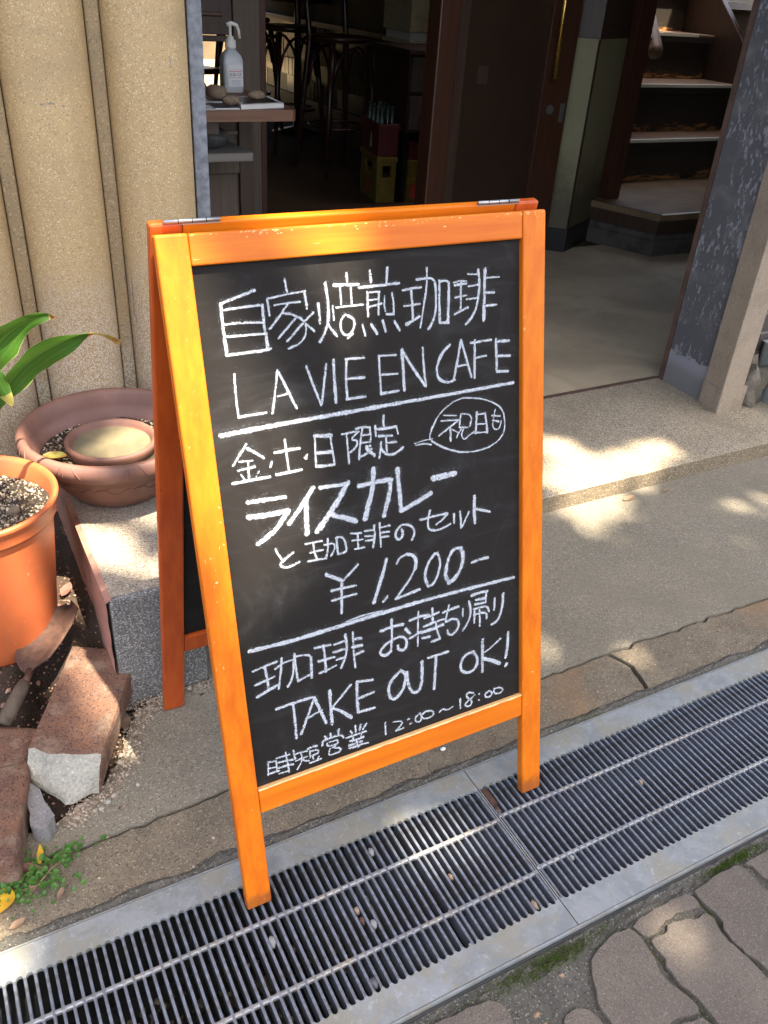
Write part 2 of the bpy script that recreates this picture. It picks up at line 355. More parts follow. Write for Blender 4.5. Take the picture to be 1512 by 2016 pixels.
M['pil'] = concrete_mat('pilaster_render', (0.30, 0.235, 0.165), (0.26, 0.205, 0.145), stain=(0.20, 0.15, 0.10), grain=350, bump=0.0012)
M['rough_stone'] = concrete_mat('rough_base_stone', (0.18, 0.15, 0.11), (0.13, 0.11, 0.08), stain=(0.07, 0.06, 0.045), grain=200, bump=0.004)
M['grey_base'] = concrete_mat('smooth_grey_base', (0.25, 0.26, 0.23), (0.21, 0.22, 0.195), grain=400)
M['tile'] = plain('dark_glazed_tile', (0.075, 0.058, 0.055), 0.35, 0, 0.4, 18, 0.5)
M['grout'] = plain('tile_grout', (0.28, 0.22, 0.16), 0.9)
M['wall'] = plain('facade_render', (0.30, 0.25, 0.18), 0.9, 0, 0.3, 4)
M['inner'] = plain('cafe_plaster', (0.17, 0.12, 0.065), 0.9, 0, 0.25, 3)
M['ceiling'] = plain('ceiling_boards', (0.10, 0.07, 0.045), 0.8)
M['green_wall'] = k = None
k = Mat('grimy_pale_green_paint')
z = k.sep(k.co, 'Z')
gr = k.math('MULTIPLY', k.sm(k.math('ADD', z, k.math('MULTIPLY', k.noise(9, 4, 0.7), -0.5)), 0.30, -0.05), 0.8)
c = k.mix(gr, k.mix(k.noise(5, 4), (0.27, 0.245, 0.13), (0.20, 0.18, 0.095)), (0.06, 0.045, 0.025))
M['green_wall'] = k.out(c, 0.6, spec=0.4)
M['black'] = plain('glossy_black', (0.012, 0.011, 0.01), 0.35, 0, 0.3, 20)
k = Mat('vestibule_concrete')
c = k.mix(k.sm(k.noise(2.5, 5, 0.65, dist=0.8), 0.35, 0.68), (0.40, 0.32, 0.205), (0.28, 0.225, 0.145))
c = k.mix(k.math('MULTIPLY', k.sm(k.noise(11, 5, 0.7, k.mapped((1, 2.6, 1), (0, 0, 0.5)), 1.5), 0.60, 0.75), 0.5), c, (0.34, 0.30, 0.24))
c = k.mix(k.math('MULTIPLY', k.sm(k.noise(13, 4, 0.6), 0.73, 0.76), 0.7), c, (0.12, 0.09, 0.06))
M['vest'] = k.out(c, 0.75, k.bump(k.noise(30, 4), 0.0008, 0.5), spec=0.35)
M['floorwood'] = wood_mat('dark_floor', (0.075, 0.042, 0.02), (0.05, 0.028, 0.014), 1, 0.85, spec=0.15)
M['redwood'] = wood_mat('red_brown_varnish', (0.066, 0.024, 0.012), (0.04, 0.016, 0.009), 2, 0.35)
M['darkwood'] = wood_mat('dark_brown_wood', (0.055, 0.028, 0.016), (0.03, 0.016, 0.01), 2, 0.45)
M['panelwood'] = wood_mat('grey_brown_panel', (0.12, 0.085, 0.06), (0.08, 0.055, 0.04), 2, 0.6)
M['glassdark'] = plain('brown_tinted_panel', (0.035, 0.02, 0.012), 0.22, 0, 0.15, 4, 0.5)
M['tablewood'] = wood_mat('worn_table_wood', (0.20, 0.095, 0.05), (0.12, 0.055, 0.03), 0, 0.5)
M['greywood'] = wood_mat('grey_shelf_board', (0.20, 0.18, 0.155), (0.13, 0.115, 0.1), 0, 0.7)
M['bentwood'] = wood_mat('bentwood_dark', (0.05, 0.018, 0.010), (0.03, 0.012, 0.008), 2, 0.3)
k = Mat('stair_black_paint')
z = k.sep(k.co, 'Z')
wear = k.math('MULTIPLY', k.sm(k.noise(34, 6, 0.75, k.mapped((0.35, 1, 1.6))), 0.50, 0.53), 1.0)
att = k.n.new('ShaderNodeUVMap').outputs[0]
band = k.sm(k.sep(att, 'Y'), 0.42, 0.02)
wear = k.sm(k.math('ADD', k.math('MULTIPLY', k.noise(30, 6, 0.78, k.mapped((0.3, 1, 1.7))), 1.0), k.math('MULTIPLY', band, 0.30)), 0.79, 0.82)
c = k.mix(wear, (0.034, 0.028, 0.022), k.mix(k.noise(60, 3), (0.55, 0.26, 0.08), (0.30, 0.12, 0.035)))
M['riser'] = k.out(c, 0.33, k.bump(wear, -0.001, 0.6), spec=0.5)
M['tread'] = wood_mat('worn_tread', (0.22, 0.14, 0.085), (0.14, 0.088, 0.055), 0, 0.5)
M['landing'] = concrete_mat('landing_top', (0.25, 0.165, 0.085), (0.15, 0.10, 0.055), grain=160, bump=0.0006, rough=0.6)
M['dark_conc'] = concrete_mat('dark_base_concrete', (0.105, 0.092, 0.075), (0.07, 0.062, 0.05), stain=(0.04, 0.035, 0.03), big=9)
M['cream'] = plain('cream_metal', (0.55, 0.48, 0.30), 0.5)
M['white'] = plain('white_plastic', (0.75, 0.73, 0.66), 0.4, 0, 0.08)
M['paper'] = plain('white_paper', (0.72, 0.70, 0.66), 0.8, 0, 0.08)
M['photo'] = plain('dark_printed_page', (0.05, 0.04, 0.035), 0.3, 0, 0.6, 70)
M['blueprint'] = plain('blue_printed_cover', (0.05, 0.06, 0.10), 0.35, 0, 0.7, 40)
M['cyan'] = plain('cyan_print', (0.06, 0.35, 0.5), 0.4)
k = Mat('frosted_bottle_plastic')
M['bottle'] = k.out((0.72, 0.74, 0.74), 0.35, trans=0.35, spec=0.5)
M['label'] = plain('bottle_label', (0.70, 0.69, 0.68), 0.5, 0, 0.05)
M['ink'] = plain('label_ink_black', (0.02, 0.02, 0.03), 0.6)
M['redink'] = plain('label_ink_red', (0.55, 0.06, 0.04), 0.6)
M['red'] = plain('red_crate_plastic', (0.11, 0.010, 0.008), 0.6)
M['yellowp'] = plain('yellow_crate_plastic', (0.19, 0.125, 0.010), 0.6)
k = Mat('green_bottle_glass')
M['glass'] = k.out((0.10, 0.16, 0.13), 0.08, trans=0.6, spec=0.6)
M['ivory_tile'] = plain('ivory_glazed_tile', (0.15, 0.115, 0.06), 0.14, 0, 0.35, 10, 0.6)
M['wooden_handle'] = wood_mat('weathered_handle', (0.11, 0.08, 0.052), (0.045, 0.03, 0.02), 1, 0.8)
M['rail_wood'] = wood_mat('worn_rail', (0.24, 0.14, 0.07), (0.13, 0.075, 0.035), 1, 0.5)
M['yard'] = plain('yard_ground', (0.26, 0.20, 0.10), 0.9, 0, 0.2, 3)

# ------------------------------------------------------------------ geometry helpers
class MB:
    def __init__(s): s.v = []; s.f = []; s.mi = []; s.uv = None
    def add(s, vs, fs, mi=0):
        b = len(s.v); s.v += [tuple(x) for x in vs]; s.f += [tuple(i + b for i in f) for f in fs]; s.mi += [mi] * len(fs)
    def box(s, a, b, mi=0, T=None):
        (x0, y0, z0), (x1, y1, z1) = a, b
        vs = [(x0, y0, z0), (x1, y0, z0), (x1, y1, z0), (x0, y1, z0), (x0, y0, z1), (x1, y0, z1), (x1, y1, z1), (x0, y1, z1)]
        if T: vs = [T(*q) for q in vs]
        s.add(vs, [(0, 3, 2, 1), (4, 5, 6, 7), (0, 1, 5, 4), (1, 2, 6, 5), (2, 3, 7, 6), (3, 0, 4, 7)], mi)
        return s
    def prism(s, poly, z0, z1, mi=0, side=None, T=None):
        n = len(poly)
        vs = [(x, y, z0) for x, y in poly] + [(x, y, z1) for x, y in poly]
        if T: vs = [T(*q) for q in vs]
        s.add(vs, [tuple(range(n, 2 * n))], mi)
        s.add(vs, [tuple(reversed(range(n)))], mi)
        s.add(vs, [(i, (i + 1) % n, n + (i + 1) % n, n + i) for i in range(n)], mi if side is None else side)
        return s
    def tube(s, path, r, seg=10, mi=0, cap=True):
        P = [Vector(p) for p in path]; n = len(P); rs = r if isinstance(r, (list, tuple)) else [r] * n
        vs = []; up = None
        for i, p in enumerate(P):
            d = (P[min(i + 1, n - 1)] - P[max(i - 1, 0)]).normalized()
            if up is None: up = Vector((0, 0, 1)) if abs(d.z) < 0.9 else Vector((1, 0, 0))
            x = d.cross(up).normalized(); y = x.cross(d).normalized(); up = y
            for j in range(seg):
                a = 2 * math.pi * j / seg
                vs.append(p + (x * math.cos(a) + y * math.sin(a)) * rs[i])
        fs = [(i * seg + j, i * seg + (j + 1) % seg, (i + 1) * seg + (j + 1) % seg, (i + 1) * seg + j) for i in range(n - 1) for j in range(seg)]
        if cap: fs += [tuple(reversed(range(seg))), tuple(range((n - 1) * seg, n * seg))]
        s.add(vs, fs, mi); return s
    def lathe(s, prof, c, seg=40, mi=0, cap=True):
        n = len(prof); vs = []
        for r, z in prof:
            for j in range(seg):
                a = 2 * math.pi * j / seg; vs.append((c[0] + r * math.cos(a), c[1] + r * math.sin(a), c[2] + z))
        fs = [(i * seg + j, i * seg + (j + 1) % seg, (i + 1) * seg + (j + 1) % seg, (i + 1) * seg + j) for i in range(n - 1) for j in range(seg)]
        if cap and prof[0][0] > 1e-6: fs.append(tuple(reversed(range(seg))))
        if cap and prof[-1][0] > 1e-6: fs.append(tuple(range((n - 1) * seg, n * seg)))
        s.add(vs, fs, mi); return s
    def grid(s, nx, ny, fn, mi=0):
        vs = [fn(i / nx, j / ny) for j in range(ny + 1) for i in range(nx + 1)]
        s.add(vs, [(j * (nx + 1) + i, j * (nx + 1) + i + 1, (j + 1) * (nx + 1) + i + 1, (j + 1) * (nx + 1) + i) for j in range(ny) for i in range(nx)], mi)
        return s
    def blob(s, c, r, sub=1, amp=0.25, sx=1, sy=1, sz=1, seed=0, rot=0, mi=0, freq=1.2):
        V, F = ICO[sub]
        cr, sr = math.cos(rot), math.sin(rot); vs = []
        for x, y, z in V:
            nn = 1 + amp * noise.noise(Vector((x * freq + seed, y * freq + seed * 1.7, z * freq - seed))) * 1.6
            X, Y, Z = x * r * sx * nn, y * r * sy * nn, z * r * sz * nn
            vs.append((c[0] + X * cr - Y * sr, c[1] + X * sr + Y * cr, c[2] + Z))
        s.add(vs, F, mi); return s
    def mesh(s, name, mats, smooth=False, origin=(0, 0, 0)):
        me = bpy.data.meshes.new(name)
        o = Vector(origin)
        me.from_pydata([tuple(Vector(v) - o) for v in s.v], [], s.f)
        for m in mats: me.materials.append(m)
        if any(s.mi): me.polygons.foreach_set('material_index', s.mi)
        if smooth: me.polygons.foreach_set('use_smooth', [True] * len(me.polygons))
        me.update()
        return me
    def build(s, name, m, parent=None, smooth=False, bevel=0.0, kind=None, origin=None, auto=None, segs=2):
        mats = [M[q] if isinstance(q, str) else q for q in (m if isinstance(m, (list, tuple)) else [m])]
        if parent is not None: origin = worldloc(parent)
        org = origin or (0, 0, 0)
        me = s.mesh(name, mats, smooth, org)
        bm = bmesh.new(); bm.from_mesh(me); bmesh.ops.recalc_face_normals(bm, faces=bm.faces); bm.to_mesh(me); bm.free()
        o = bpy.data.objects.new(name, me); COL.objects.link(o)
        if parent is not None: o.parent = parent
        else: o.location = org
        if bevel:
            b = o.modifiers.new('bevel', 'BEVEL'); b.width = bevel; b.segments = segs; b.limit_method = 'ANGLE'; b.angle_limit = R(35)
            me.polygons.foreach_set('use_smooth', [True] * len(me.polygons)) if smooth else None
        if kind: o['kind'] = kind
        return o

def ico(sub):
    bm = bmesh.new(); bmesh.ops.create_icosphere(bm, subdivisions=sub, radius=1)
    V = [tuple(v.co) for v in bm.verts]; F = [tuple(v.index for v in f.verts) for f in bm.faces]; bm.free(); return V, F
ICO = {k_: ico(k_) for k_ in (1, 2, 3)}

def worldloc(o):
    p = Vector((0, 0, 0))
    while o is not None: p += o.location; o = o.parent
    return p
def thing(name, label, cat, loc=(0, 0, 0), group=None):
    o = bpy.data.objects.new(name, None); COL.objects.link(o); o.location = loc; o.empty_display_size = 0.05
    o['label'] = label; o['category'] = cat
    if group: o['group'] = group
    return o
def tag(o, label, cat, group=None):
    o['label'] = label; o['category'] = cat
    if group: o['group'] = group
    return o
def struct(o): o['kind'] = 'structure'; return o
def root_struct(name, loc=(0, 0, 0)):
    o = bpy.data.objects.new(name, None); COL.objects.link(o); o.location = loc; o['kind'] = 'structure'; return o
def dup(o, parent=None, delta=None, label=None):
    c = o.copy(); COL.objects.link(c)
    if parent is not None: c.parent = parent
    if delta: c.location = o.location + Vector(delta)
    if label: c['label'] = label
    for ch in list(o.children): dup(ch, c)
    return c
def jag(pts, amp, step, seed=0, closed=True):
    """subdivide a polygon outline and shake it"""
    out = []; n = len(pts)
    for i in range(n if closed else n - 1):
        a = Vector(pts[i]); b = Vector(pts[(i + 1) % n]); L = (b - a).length; m = max(1, int(L / step)); d = (b - a) / max(L, 1e-6); nn = Vector((-d.y, d.x))
        for q in range(m):
            p = a.lerp(b, q / m)
            w = amp * noise.noise(Vector((p.x * 40 + seed, p.y * 40, seed))) + amp * 0.5 * noise.noise(Vector((p.x * 130, p.y * 130, seed + 3)))
            if q == 0: w *= 0.3
            out.append((p.x + nn.x * w, p.y + nn.y * w))
    if not closed: out.append(tuple(pts[-1]))
    return out
# ================================================================== SETTING: ground, street, pavement
mb = MB()
for a, b in (((-150, -150), (150, -0.9)), ((-150, 0.822), (150, 150)), ((-150, -0.9), (-3, 0.822)), ((5, -0.9), (150, 0.822))):
    mb.box((a[0], a[1], -0.10), (b[0], b[1], -0.032))
struct(mb.build('ground', 'street'))

# mortar bed under the pavers, butting against the drain
mb = MB(); mb.box((-3, -0.9, -0.09), (5, 0.4825, -0.0085))
pavement = struct(mb.build('pavement', 'mortar'))
mb = MB(); mb.grid(220, 6, lambda u, v: (-0.6 + 2.6 * u, 0.452 + 0.030 * v, -0.0075 + 0.0045 * noise.noise(Vector((u * 90, v * 3, 1))) + 0.004 * noise.noise(Vector((u * 260, v * 7, 4)))))
mb.build('mortar_strip', 'mortar', pavement)
PV = [[(0.756, 0.452), (0.777, 0.458), (0.837, 0.46), (0.867, 0.457), (0.875, 0.448), (0.877, 0.441), (0.872, 0.43), (0.852, 0.434), (0.831, 0.440), (0.821, 0.437), (0.807, 0.438), (0.792, 0.434), (0.783, 0.429), (0.767, 0.429), (0.761, 0.436)],
 [(0.765, 0.42), (0.797, 0.421), (0.804, 0.428), (0.838, 0.424), (0.847, 0.417), (0.872, 0.417), (0.876, 0.405), (0.870, 0.385), (0.869, 0.368), (0.876, 0.34), (0.877, 0.305), (0.878, 0.266), (0.824, 0.229), (0.764, 0.233), (0.764, 0.279), (0.766, 0.319), (0.763, 0.34), (0.757, 0.355), (0.757, 0.382), (0.764, 0.39)],
 [(0.704, 0.451), (0.724, 0.454), (0.745, 0.452), (0.751, 0.442), (0.752, 0.432), (0.750, 0.415), (0.749, 0.399), (0.742, 0.385), (0.743, 0.36), (0.753, 0.338), (0.755, 0.321), (0.750, 0.316), (0.721, 0.323), (0.699, 0.321), (0.651, 0.317), (0.63, 0.337), (0.632, 0.384), (0.644, 0.405), (0.651, 0.421), (0.663, 0.437), (0.684, 0.446)],
 [(0.886, 0.452), (0.927, 0.457), (0.947, 0.458), (0.982, 0.457), (0.990, 0.447), (0.991, 0.434), (0.990, 0.397), (0.992, 0.342), (0.987, 0.308), (0.93, 0.297), (0.893, 0.303), (0.888, 0.332), (0.881, 0.346), (0.882, 0.354), (0.878, 0.37), (0.880, 0.388), (0.888, 0.396), (0.889, 0.412), (0.885, 0.426), (0.885, 0.442)],
 [(1.002, 0.454), (1.033, 0.455), (1.088, 0.457), (1.100, 0.42), (1.100, 0.39), (1.06, 0.366), (1.008, 0.371), (1.013, 0.413), (1.009, 0.426), (1.009, 0.446)],
 [(0.563, 0.375), (0.579, 0.392), (0.598, 0.393), (0.612, 0.384), (0.617, 0.372), (0.617, 0.349), (0.592, 0.329), (0.558, 0.345)],
 [(0.701, 0.309), (0.72, 0.311), (0.751, 0.305), (0.755, 0.291), (0.754, 0.272), (0.752, 0.234), (0.695, 0.231), (0.669, 0.267), (0.664, 0.296)],
 [(0.371, 0.446), (0.393, 0.460), (0.41, 0.463), (0.491, 0.457), (0.504, 0.445), (0.507, 0.427), (0.502, 0.399), (0.487, 0.372), (0.401, 0.386)]]
def paver(poly, seed):
    z = -0.002 + 0.003 * noise.noise(Vector((seed * 3.1, 1, 2)))
    tx = 0.010 * noise.noise(Vector((seed * 1.7, 5, 2))); ty = 0.010 * noise.noise(Vector((seed * 2.9, 8, 2)))
    gx = sum(p[0] for p in poly) / len(poly); gy = sum(p[1] for p in poly) / len(poly)
    poly = [(gx + (x - gx) * 1.035, gy + (y - gy) * 1.035) for x, y in poly]
    P_ = jag(poly, 0.0030, 0.007, seed)
    cx = sum(p[0] for p in P_) / len(P_); cy = sum(p[1] for p in P_) / len(P_)
    n = len(P_); mb = MB()
    rings = [(1.0, -0.03), (1.0, -0.0018), (0.994, -0.0005), (0.985, 0.0), (0.6, 0.0003)]
    vs = []
    for f, dz in rings:
        for x, y in P_:
            X = cx + (x - cx) * f; Y = cy + (y - cy) * f
            vs.append((X, Y, z + dz + (X - cx) * tx + (Y - cy) * ty))
    vs.append((cx, cy, z + 0.0006))
    fs = [(i * n + j, i * n + (j + 1) % n, (i + 1) * n + (j + 1) % n, (i + 1) * n + j) for i in range(len(rings) - 1) for j in range(n)]
    fs += [((len(rings) - 1) * n + j, (len(rings) - 1) * n + (j + 1) % n, len(vs) - 1) for j in range(n)]
    mb.add(vs, fs)
    o = mb.build('paver', 'paver', pavement, smooth=False)
for i, p in enumerate(PV): paver(p, i + 1)
sd = 40
for ci in range(-7, 16):
    x0 = 0.757 + ci * 0.1235
    for ri in range(4):
        y1 = 0.458 - ri * 0.155 - (0.06 if ci % 2 else 0.0); y0 = y1 - 0.145
        if ri == 0 and ci % 2: y1 = 0.458
        cx, cy = x0 + 0.06, (y0 + y1) / 2
        if 0.36 < cx < 1.11 and y1 > 0.235: continue
        sd += 1
        paver([(x0 + .006, y0 + .004), (x0 + .117, y0 + .006), (x0 + .119, y0 + .06), (x0 + .117, y1 - .005), (x0 + .06, y1 - .001), (x0 + .007, y1 - .004), (x0 + .004, (y0 + y1) / 2)], sd)

# ------------------------------------------------------------------ drain channel and gratings
mb = MB()
mb.box((-3, 0.48, -0.30), (5, 0.83, -0.26)); mb.box((-3, 0.481, -0.26), (5, 0.4845, -0.004)); mb.box((-3, 0.8175, -0.26), (5, 0.822, -0.004))
drain = struct(mb.build('drain_channel', 'pit'))
X0, PITCH, NB = 0.678, 0.0133, 75
def grate(x0, label, dy=0.0):
    g = thing('drain_grate', label, 'drain grate', (x0, 0.49, 0.0), 'steel gratings over the drain')
    g_loc = Vector((x0, 0.49, 0))
    # bearing bar: I shaped section, rounded top
    prof = [(-0.0013, -0.028), (-0.0013, -0.005), (-0.0022, -0.003), (-0.0021, -0.0006), (-0.0012, 0.0), (0.0012, 0.0), (0.0021, -0.0006), (0.0022, -0.003), (0.0013, -0.005), (0.0013, -0.028)]
    n = len(prof); first = None
    for i in range(NB):
        xb = x0 + 0.0068 + i * PITCH
        if first is None:
            mb = MB()
            vs = [(xb + px, 0.532, pz) for px, pz in prof] + [(xb + px, 0.771, pz) for px, pz in prof]
            mb.add(vs, [(j, (j + 1) % n, n + (j + 1) % n, n + j) for j in range(n)] + [tuple(range(n)), tuple(reversed(range(n, 2 * n)))])
            first = mb.build('bar', 'bar', g)
        else:
            o = first.copy(); COL.objects.link(o); o.parent = g; o.location = first.location + Vector((i * PITCH + 0.0003 * math.sin(i * 7.7), 0, 0.0005 * math.sin(i * 2.3)))
            if dy == 0 and i == 62: o.rotation_euler = (0, 0, 0.012); o.location.x += 0.0052
            elif dy == 0 and i in (20, 41, 55): o.rotation_euler = (0, 0, -0.004)
    L = NB * PITCH - 0.0014
    def scallop(y_edge, y_out, inward):
        """frame plate whose inner edge has a rounded slot end between every two bars"""
        pts = []
        for i in range(NB + 1):
            xc = x0 + (i) * PITCH + 0.0001
            if i == 0 or i == NB: continue
        pts = [(x0 + 0.0004, y_out), (x0 + 0.0004, y_edge)]
        for i in range(NB - 1):
            a = x0 + 0.0068 + i * PITCH + 0.0020; b = a + PITCH - 0.0040
            cx = (a + b) / 2; r = (b - a) / 2
            for q in range(6):
                t = math.pi * q / 5
                pts.append((cx - r * math.cos(t), y_edge - inward * r * 0.9 * math.sin(t) + 0.0005 * math.sin(i * 5.1 + q)))
        pts += [(x0 + L, y_edge), (x0 + L, y_out)]
        return pts
    for (ye, yo, inw) in ((0.766, 0.8135, -1), (0.537, 0.4895, 1)):
        mb = MB(); P_ = scallop(ye, yo, inw)
        mb.prism(P_, -0.006, 0.0008)
        mb.build('frame_plate', 'galv', g)
    for yr in (0.7005 + dy, 0.5915 + dy):
        mb = MB(); top = []; N_ = NB * 8
        def hw(x):
            ph = ((x - x0 - 0.0068) / PITCH) % 1.0; d = min(ph, 1 - ph)
            return 0.0031 + 0.0030 * max(0, 1 - d / 0.26) ** 1.5
        vs = []
        for i in range(N_ + 1):
            x = x0 + 0.0008 + (L - 0.001) * i / N_; w = hw(x)
            ph = ((x - x0 - 0.0068) / PITCH) % 1.0; zc = 0.0009 + 0.0007 * math.cos(2 * math.pi * ph + math.pi)
            vs += [(x, yr - w, -0.006), (x, yr - w, -0.0004), (x, yr - w * 0.45, zc), (x, yr + w * 0.45, zc), (x, yr + w, -0.0004), (x, yr + w, -0.006)]
        mb.add(vs, [(i * 6 + j, i * 6 + (j + 1) % 6, (i + 1) * 6 + (j + 1) % 6, (i + 1) * 6 + j) for i in range(N_) for j in range(6)])
        mb.build('cross_bar', 'rib', g, smooth=False)
    ex = x0 + L - 0.0022 if dy == 0 else x0 + 0.0004
    MB().box((ex, 0.5375, -0.028), (ex + 0.0019, 0.7655, 0.0006)).build('end_bar', 'galv', g)
    return g
grate(X0 - NB * PITCH, 'galvanised drain grate under the sign, on the left of the joint with sunlit corner')
grate(X0, 'galvanised drain grate running right from the joint, beside the mossy pavers', 0.0055)
mb = MB()
mb.box((-3, 0.4850, -0.05), (5, 0.4885, 0.0016)); mb.box((-3, 0.8145, -0.05), (5, 0.8170, 0.0010))
o = mb.build('drain_edge_angle', 'galv', drain)

# ------------------------------------------------------------------ concrete apron: slab, two kerb stones, crack between
mb = MB(); mb.box((-3, 0.8225, -0.06), (5, 1.47, -0.026))
apron = struct(mb.build('concrete_apron', 'soil'))
edge = [(-1.6, 0.955), (-0.10, 0.955), (0.051, 0.946), (0.16, 0.951), (0.30, 0.955), (0.9, 0.954), (1.13, 0.957), (1.25, 0.958), (1.6, 0.952), (2.2, 0.955), (4.5, 0.955)]
edge = jag(edge, 0.009, 0.02, 3, closed=False)
left = jag([(0.340, 1.30), (0.339, 1.222), (0.25, 1.216), (0.197, 1.20), (0.161, 1.150), (0.128, 1.085), (0.082, 1.035), (0.009, 1.004), (-0.10, 0.992), (-0.3, 0.985), (-1.6, 0.985)], 0.006, 0.02, 7, closed=False)
poly = edge + [(4.5, 1.4645), (0.345, 1.4645)] + left
mb = MB(); mb.prism([(x, y) for x, y in poly], -0.026, 0.0)
mb.build('slab', 'concrete', apron, bevel=0.0035)
low = [(x, y - 0.0065 - 0.004 * abs(noise.noise(Vector((x * 25, 2, 2))))) for x, y in edge]
def kerb(a, b, seed):
    top = [p for p in low if a < p[0] < b]
    P_ = [(a, 0.8215), (b, 0.8215)] + jag([(b, 0.8215), (b + 0.02, 0.90), (b, top[-1][1])], 0.004, 0.01, seed, closed=False)[1:] + list(reversed(top)) + jag([(a, top[0][1]), (a + 0.02, 0.90), (a, 0.8215)], 0.004, 0.01, seed + 1, closed=False)[:-1]
    mb = MB(); mb.prism(P_, -0.026, -0.003)
    return mb.build('kerb_stone', 'kerb', apron, bevel=0.004)
kerb(-1.6, 1.128, 5); kerb(1.140, 4.5, 9)
# thin crumbling lip between kerb stones and grating, uneven height
mb = MB()
mb.grid(400, 5, lambda u, v: (-1.0 + 4.0 * u, 0.8185 + (0.020 + 0.012 * noise.noise(Vector((u * 60, 0, 9)))) * v, -0.0035 + 0.0045 * (1 - abs(2 * v - 1)) + 0.003 * noise.noise(Vector((u * 300, v * 4, 3)))))
mb.build('mortar_lip', 'mortar', apron)

# ------------------------------------------------------------------ soil bed on the left
mb = MB()
def sstep(t): t = max(0.0, min(1.0, t)); return t * t * (3 - 2 * t)
def soilz(x, y): return max(0.085 * sstep((y - 1.20 - 0.10 * sstep((x + 0.01) / 0.06)) / 0.11) * (1 - sstep((x - 0.17) / 0.02)), 0.12 * sstep((x - 0.135) / 0.035) * sstep((y - 1.27) / 0.12)) - 0.010 + 0.012 * noise.noise(Vector((x * 14, y * 14, 0))) + 0.006 * noise.noise(Vector((x * 45, y * 45, 3)))
mb.grid(140, 110, lambda u, v: (-1.6 + 1.93 * u, 0.96 + 0.9 * v, soilz(-1.6 + 1.93 * u, 0.96 + 0.9 * v)))
soil = struct(mb.build('soil_bed', 'soil', smooth=True))
soil['kind'] = 'structure'

# ------------------------------------------------------------------ terrace step, threshold, vestibule floor
mb = MB()
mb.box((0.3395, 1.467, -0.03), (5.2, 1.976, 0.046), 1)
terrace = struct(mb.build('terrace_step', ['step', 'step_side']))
mb = MB()
def terr(u, v):
    x = 0.3392 + 4.86 * u; y = 1.4655 + 0.5105 * v
    z = 0.0498 + 0.0012 * noise.noise(Vector((x * 2, y * 2, 1)))
    if v == 0: z = 0.047
    return (x, y + (0.0018 * noise.noise(Vector((x * 30, 0, 2))) if v == 0 else 0), z)
mb.grid(260, 30, terr)
n0 = len(mb.v)
vs = []
for i in range(261):
    x, y, z = terr(i / 260, 0)
    vs += [(x, y - 0.0005, z), (x, y + 0.004 * noise.noise(Vector((x * 12, 3, 2))) - 0.001, 0.022), (x, y - 0.002, -0.028)]
mb.add(vs, [(i * 3, i * 3 + 1, i * 3 + 4, i * 3 + 3) for i in range(260)] + [(i * 3 + 1, i * 3 + 2, i * 3 + 5, i * 3 + 4) for i in range(260)], 1)
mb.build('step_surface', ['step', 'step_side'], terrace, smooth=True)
mb = MB(); mb.box((0.58, 1.9765, 0.02), (2.224, 1.992, 0.0525))
o = mb.build('threshold_strip', 'post_side', terrace)
mb = MB(); mb.box((0.3, 1.993, -0.03), (5.0, 3.46, 0.0515))
struct(mb.build('vestibule_floor', 'vest'))
mb = MB(); mb.box((-1.5, 3.4605, -0.03), (3.3, 9.0, 0.050))
struct(mb.build('cafe_floor', 'floorwood'))
mb = MB(); mb.box((-8, 9.3, -0.03), (14, 22, 0.02))
struct(mb.build('back_yard', 'yard'))
tag(MB().box((-2, 13.0, 0.0), (9, 13.15, 1.6)).build('yard_wall', 'inner', origin=(3, 13, 0)), 'low wall across the yard, seen through the cafe opening', 'wall')

# ================================================================== PLINTH BLOCK the bowl stands on
pl = thing('stone_plinth', 'speckled stone block under the brown bowl, pink on its left side', 'plinth', (0.25, 1.5, 0))
mb = MB()
X1, X2, Y1, Y2, ZT = 0.170, 0.3385, 1.222, 1.80, 0.25
mb.box((X1 + .002, Y1 + .002, -0.02), (X2, Y2, ZT - .002), 0)
mb.build('block', 'plinth', pl, bevel=0.006, segs=3)
mb = MB()
mb.grid(24, 60, lambda u, v: (X1 + .006 + (X2 - X1 - .008) * u, Y1 + .010 + 0.003 * noise.noise(Vector((u * 9, 0, 0))) * (v < .01) + (Y2 - Y1 - .012) * v, ZT + 0.0006 * noise.noise(Vector((u * 12, v * 30, 0))) - (0.0015 if u in (0, 1) or v == 0 else 0)))
mb.build('top_surface', 'plinth_top', pl, smooth=True)
mb = MB()
mb.grid(30, 16, lambda u, v: (X1 - 0.004 - 0.0015 * noise.noise(Vector((u * 22, v * 9, 0))), Y1 + 0.004 + (Y2 - Y1 - 0.01) * u, -0.02 + (ZT + 0.012) * v))
mb.grid(30, 1, lambda u, v: (X1 - 0.004 + 0.010 * v, Y1 + 0.004 + (Y2 - Y1 - 0.01) * u, ZT - 0.008 + 0.0065 * v))
mb.build('side_render', 'pink', pl, smooth=True)

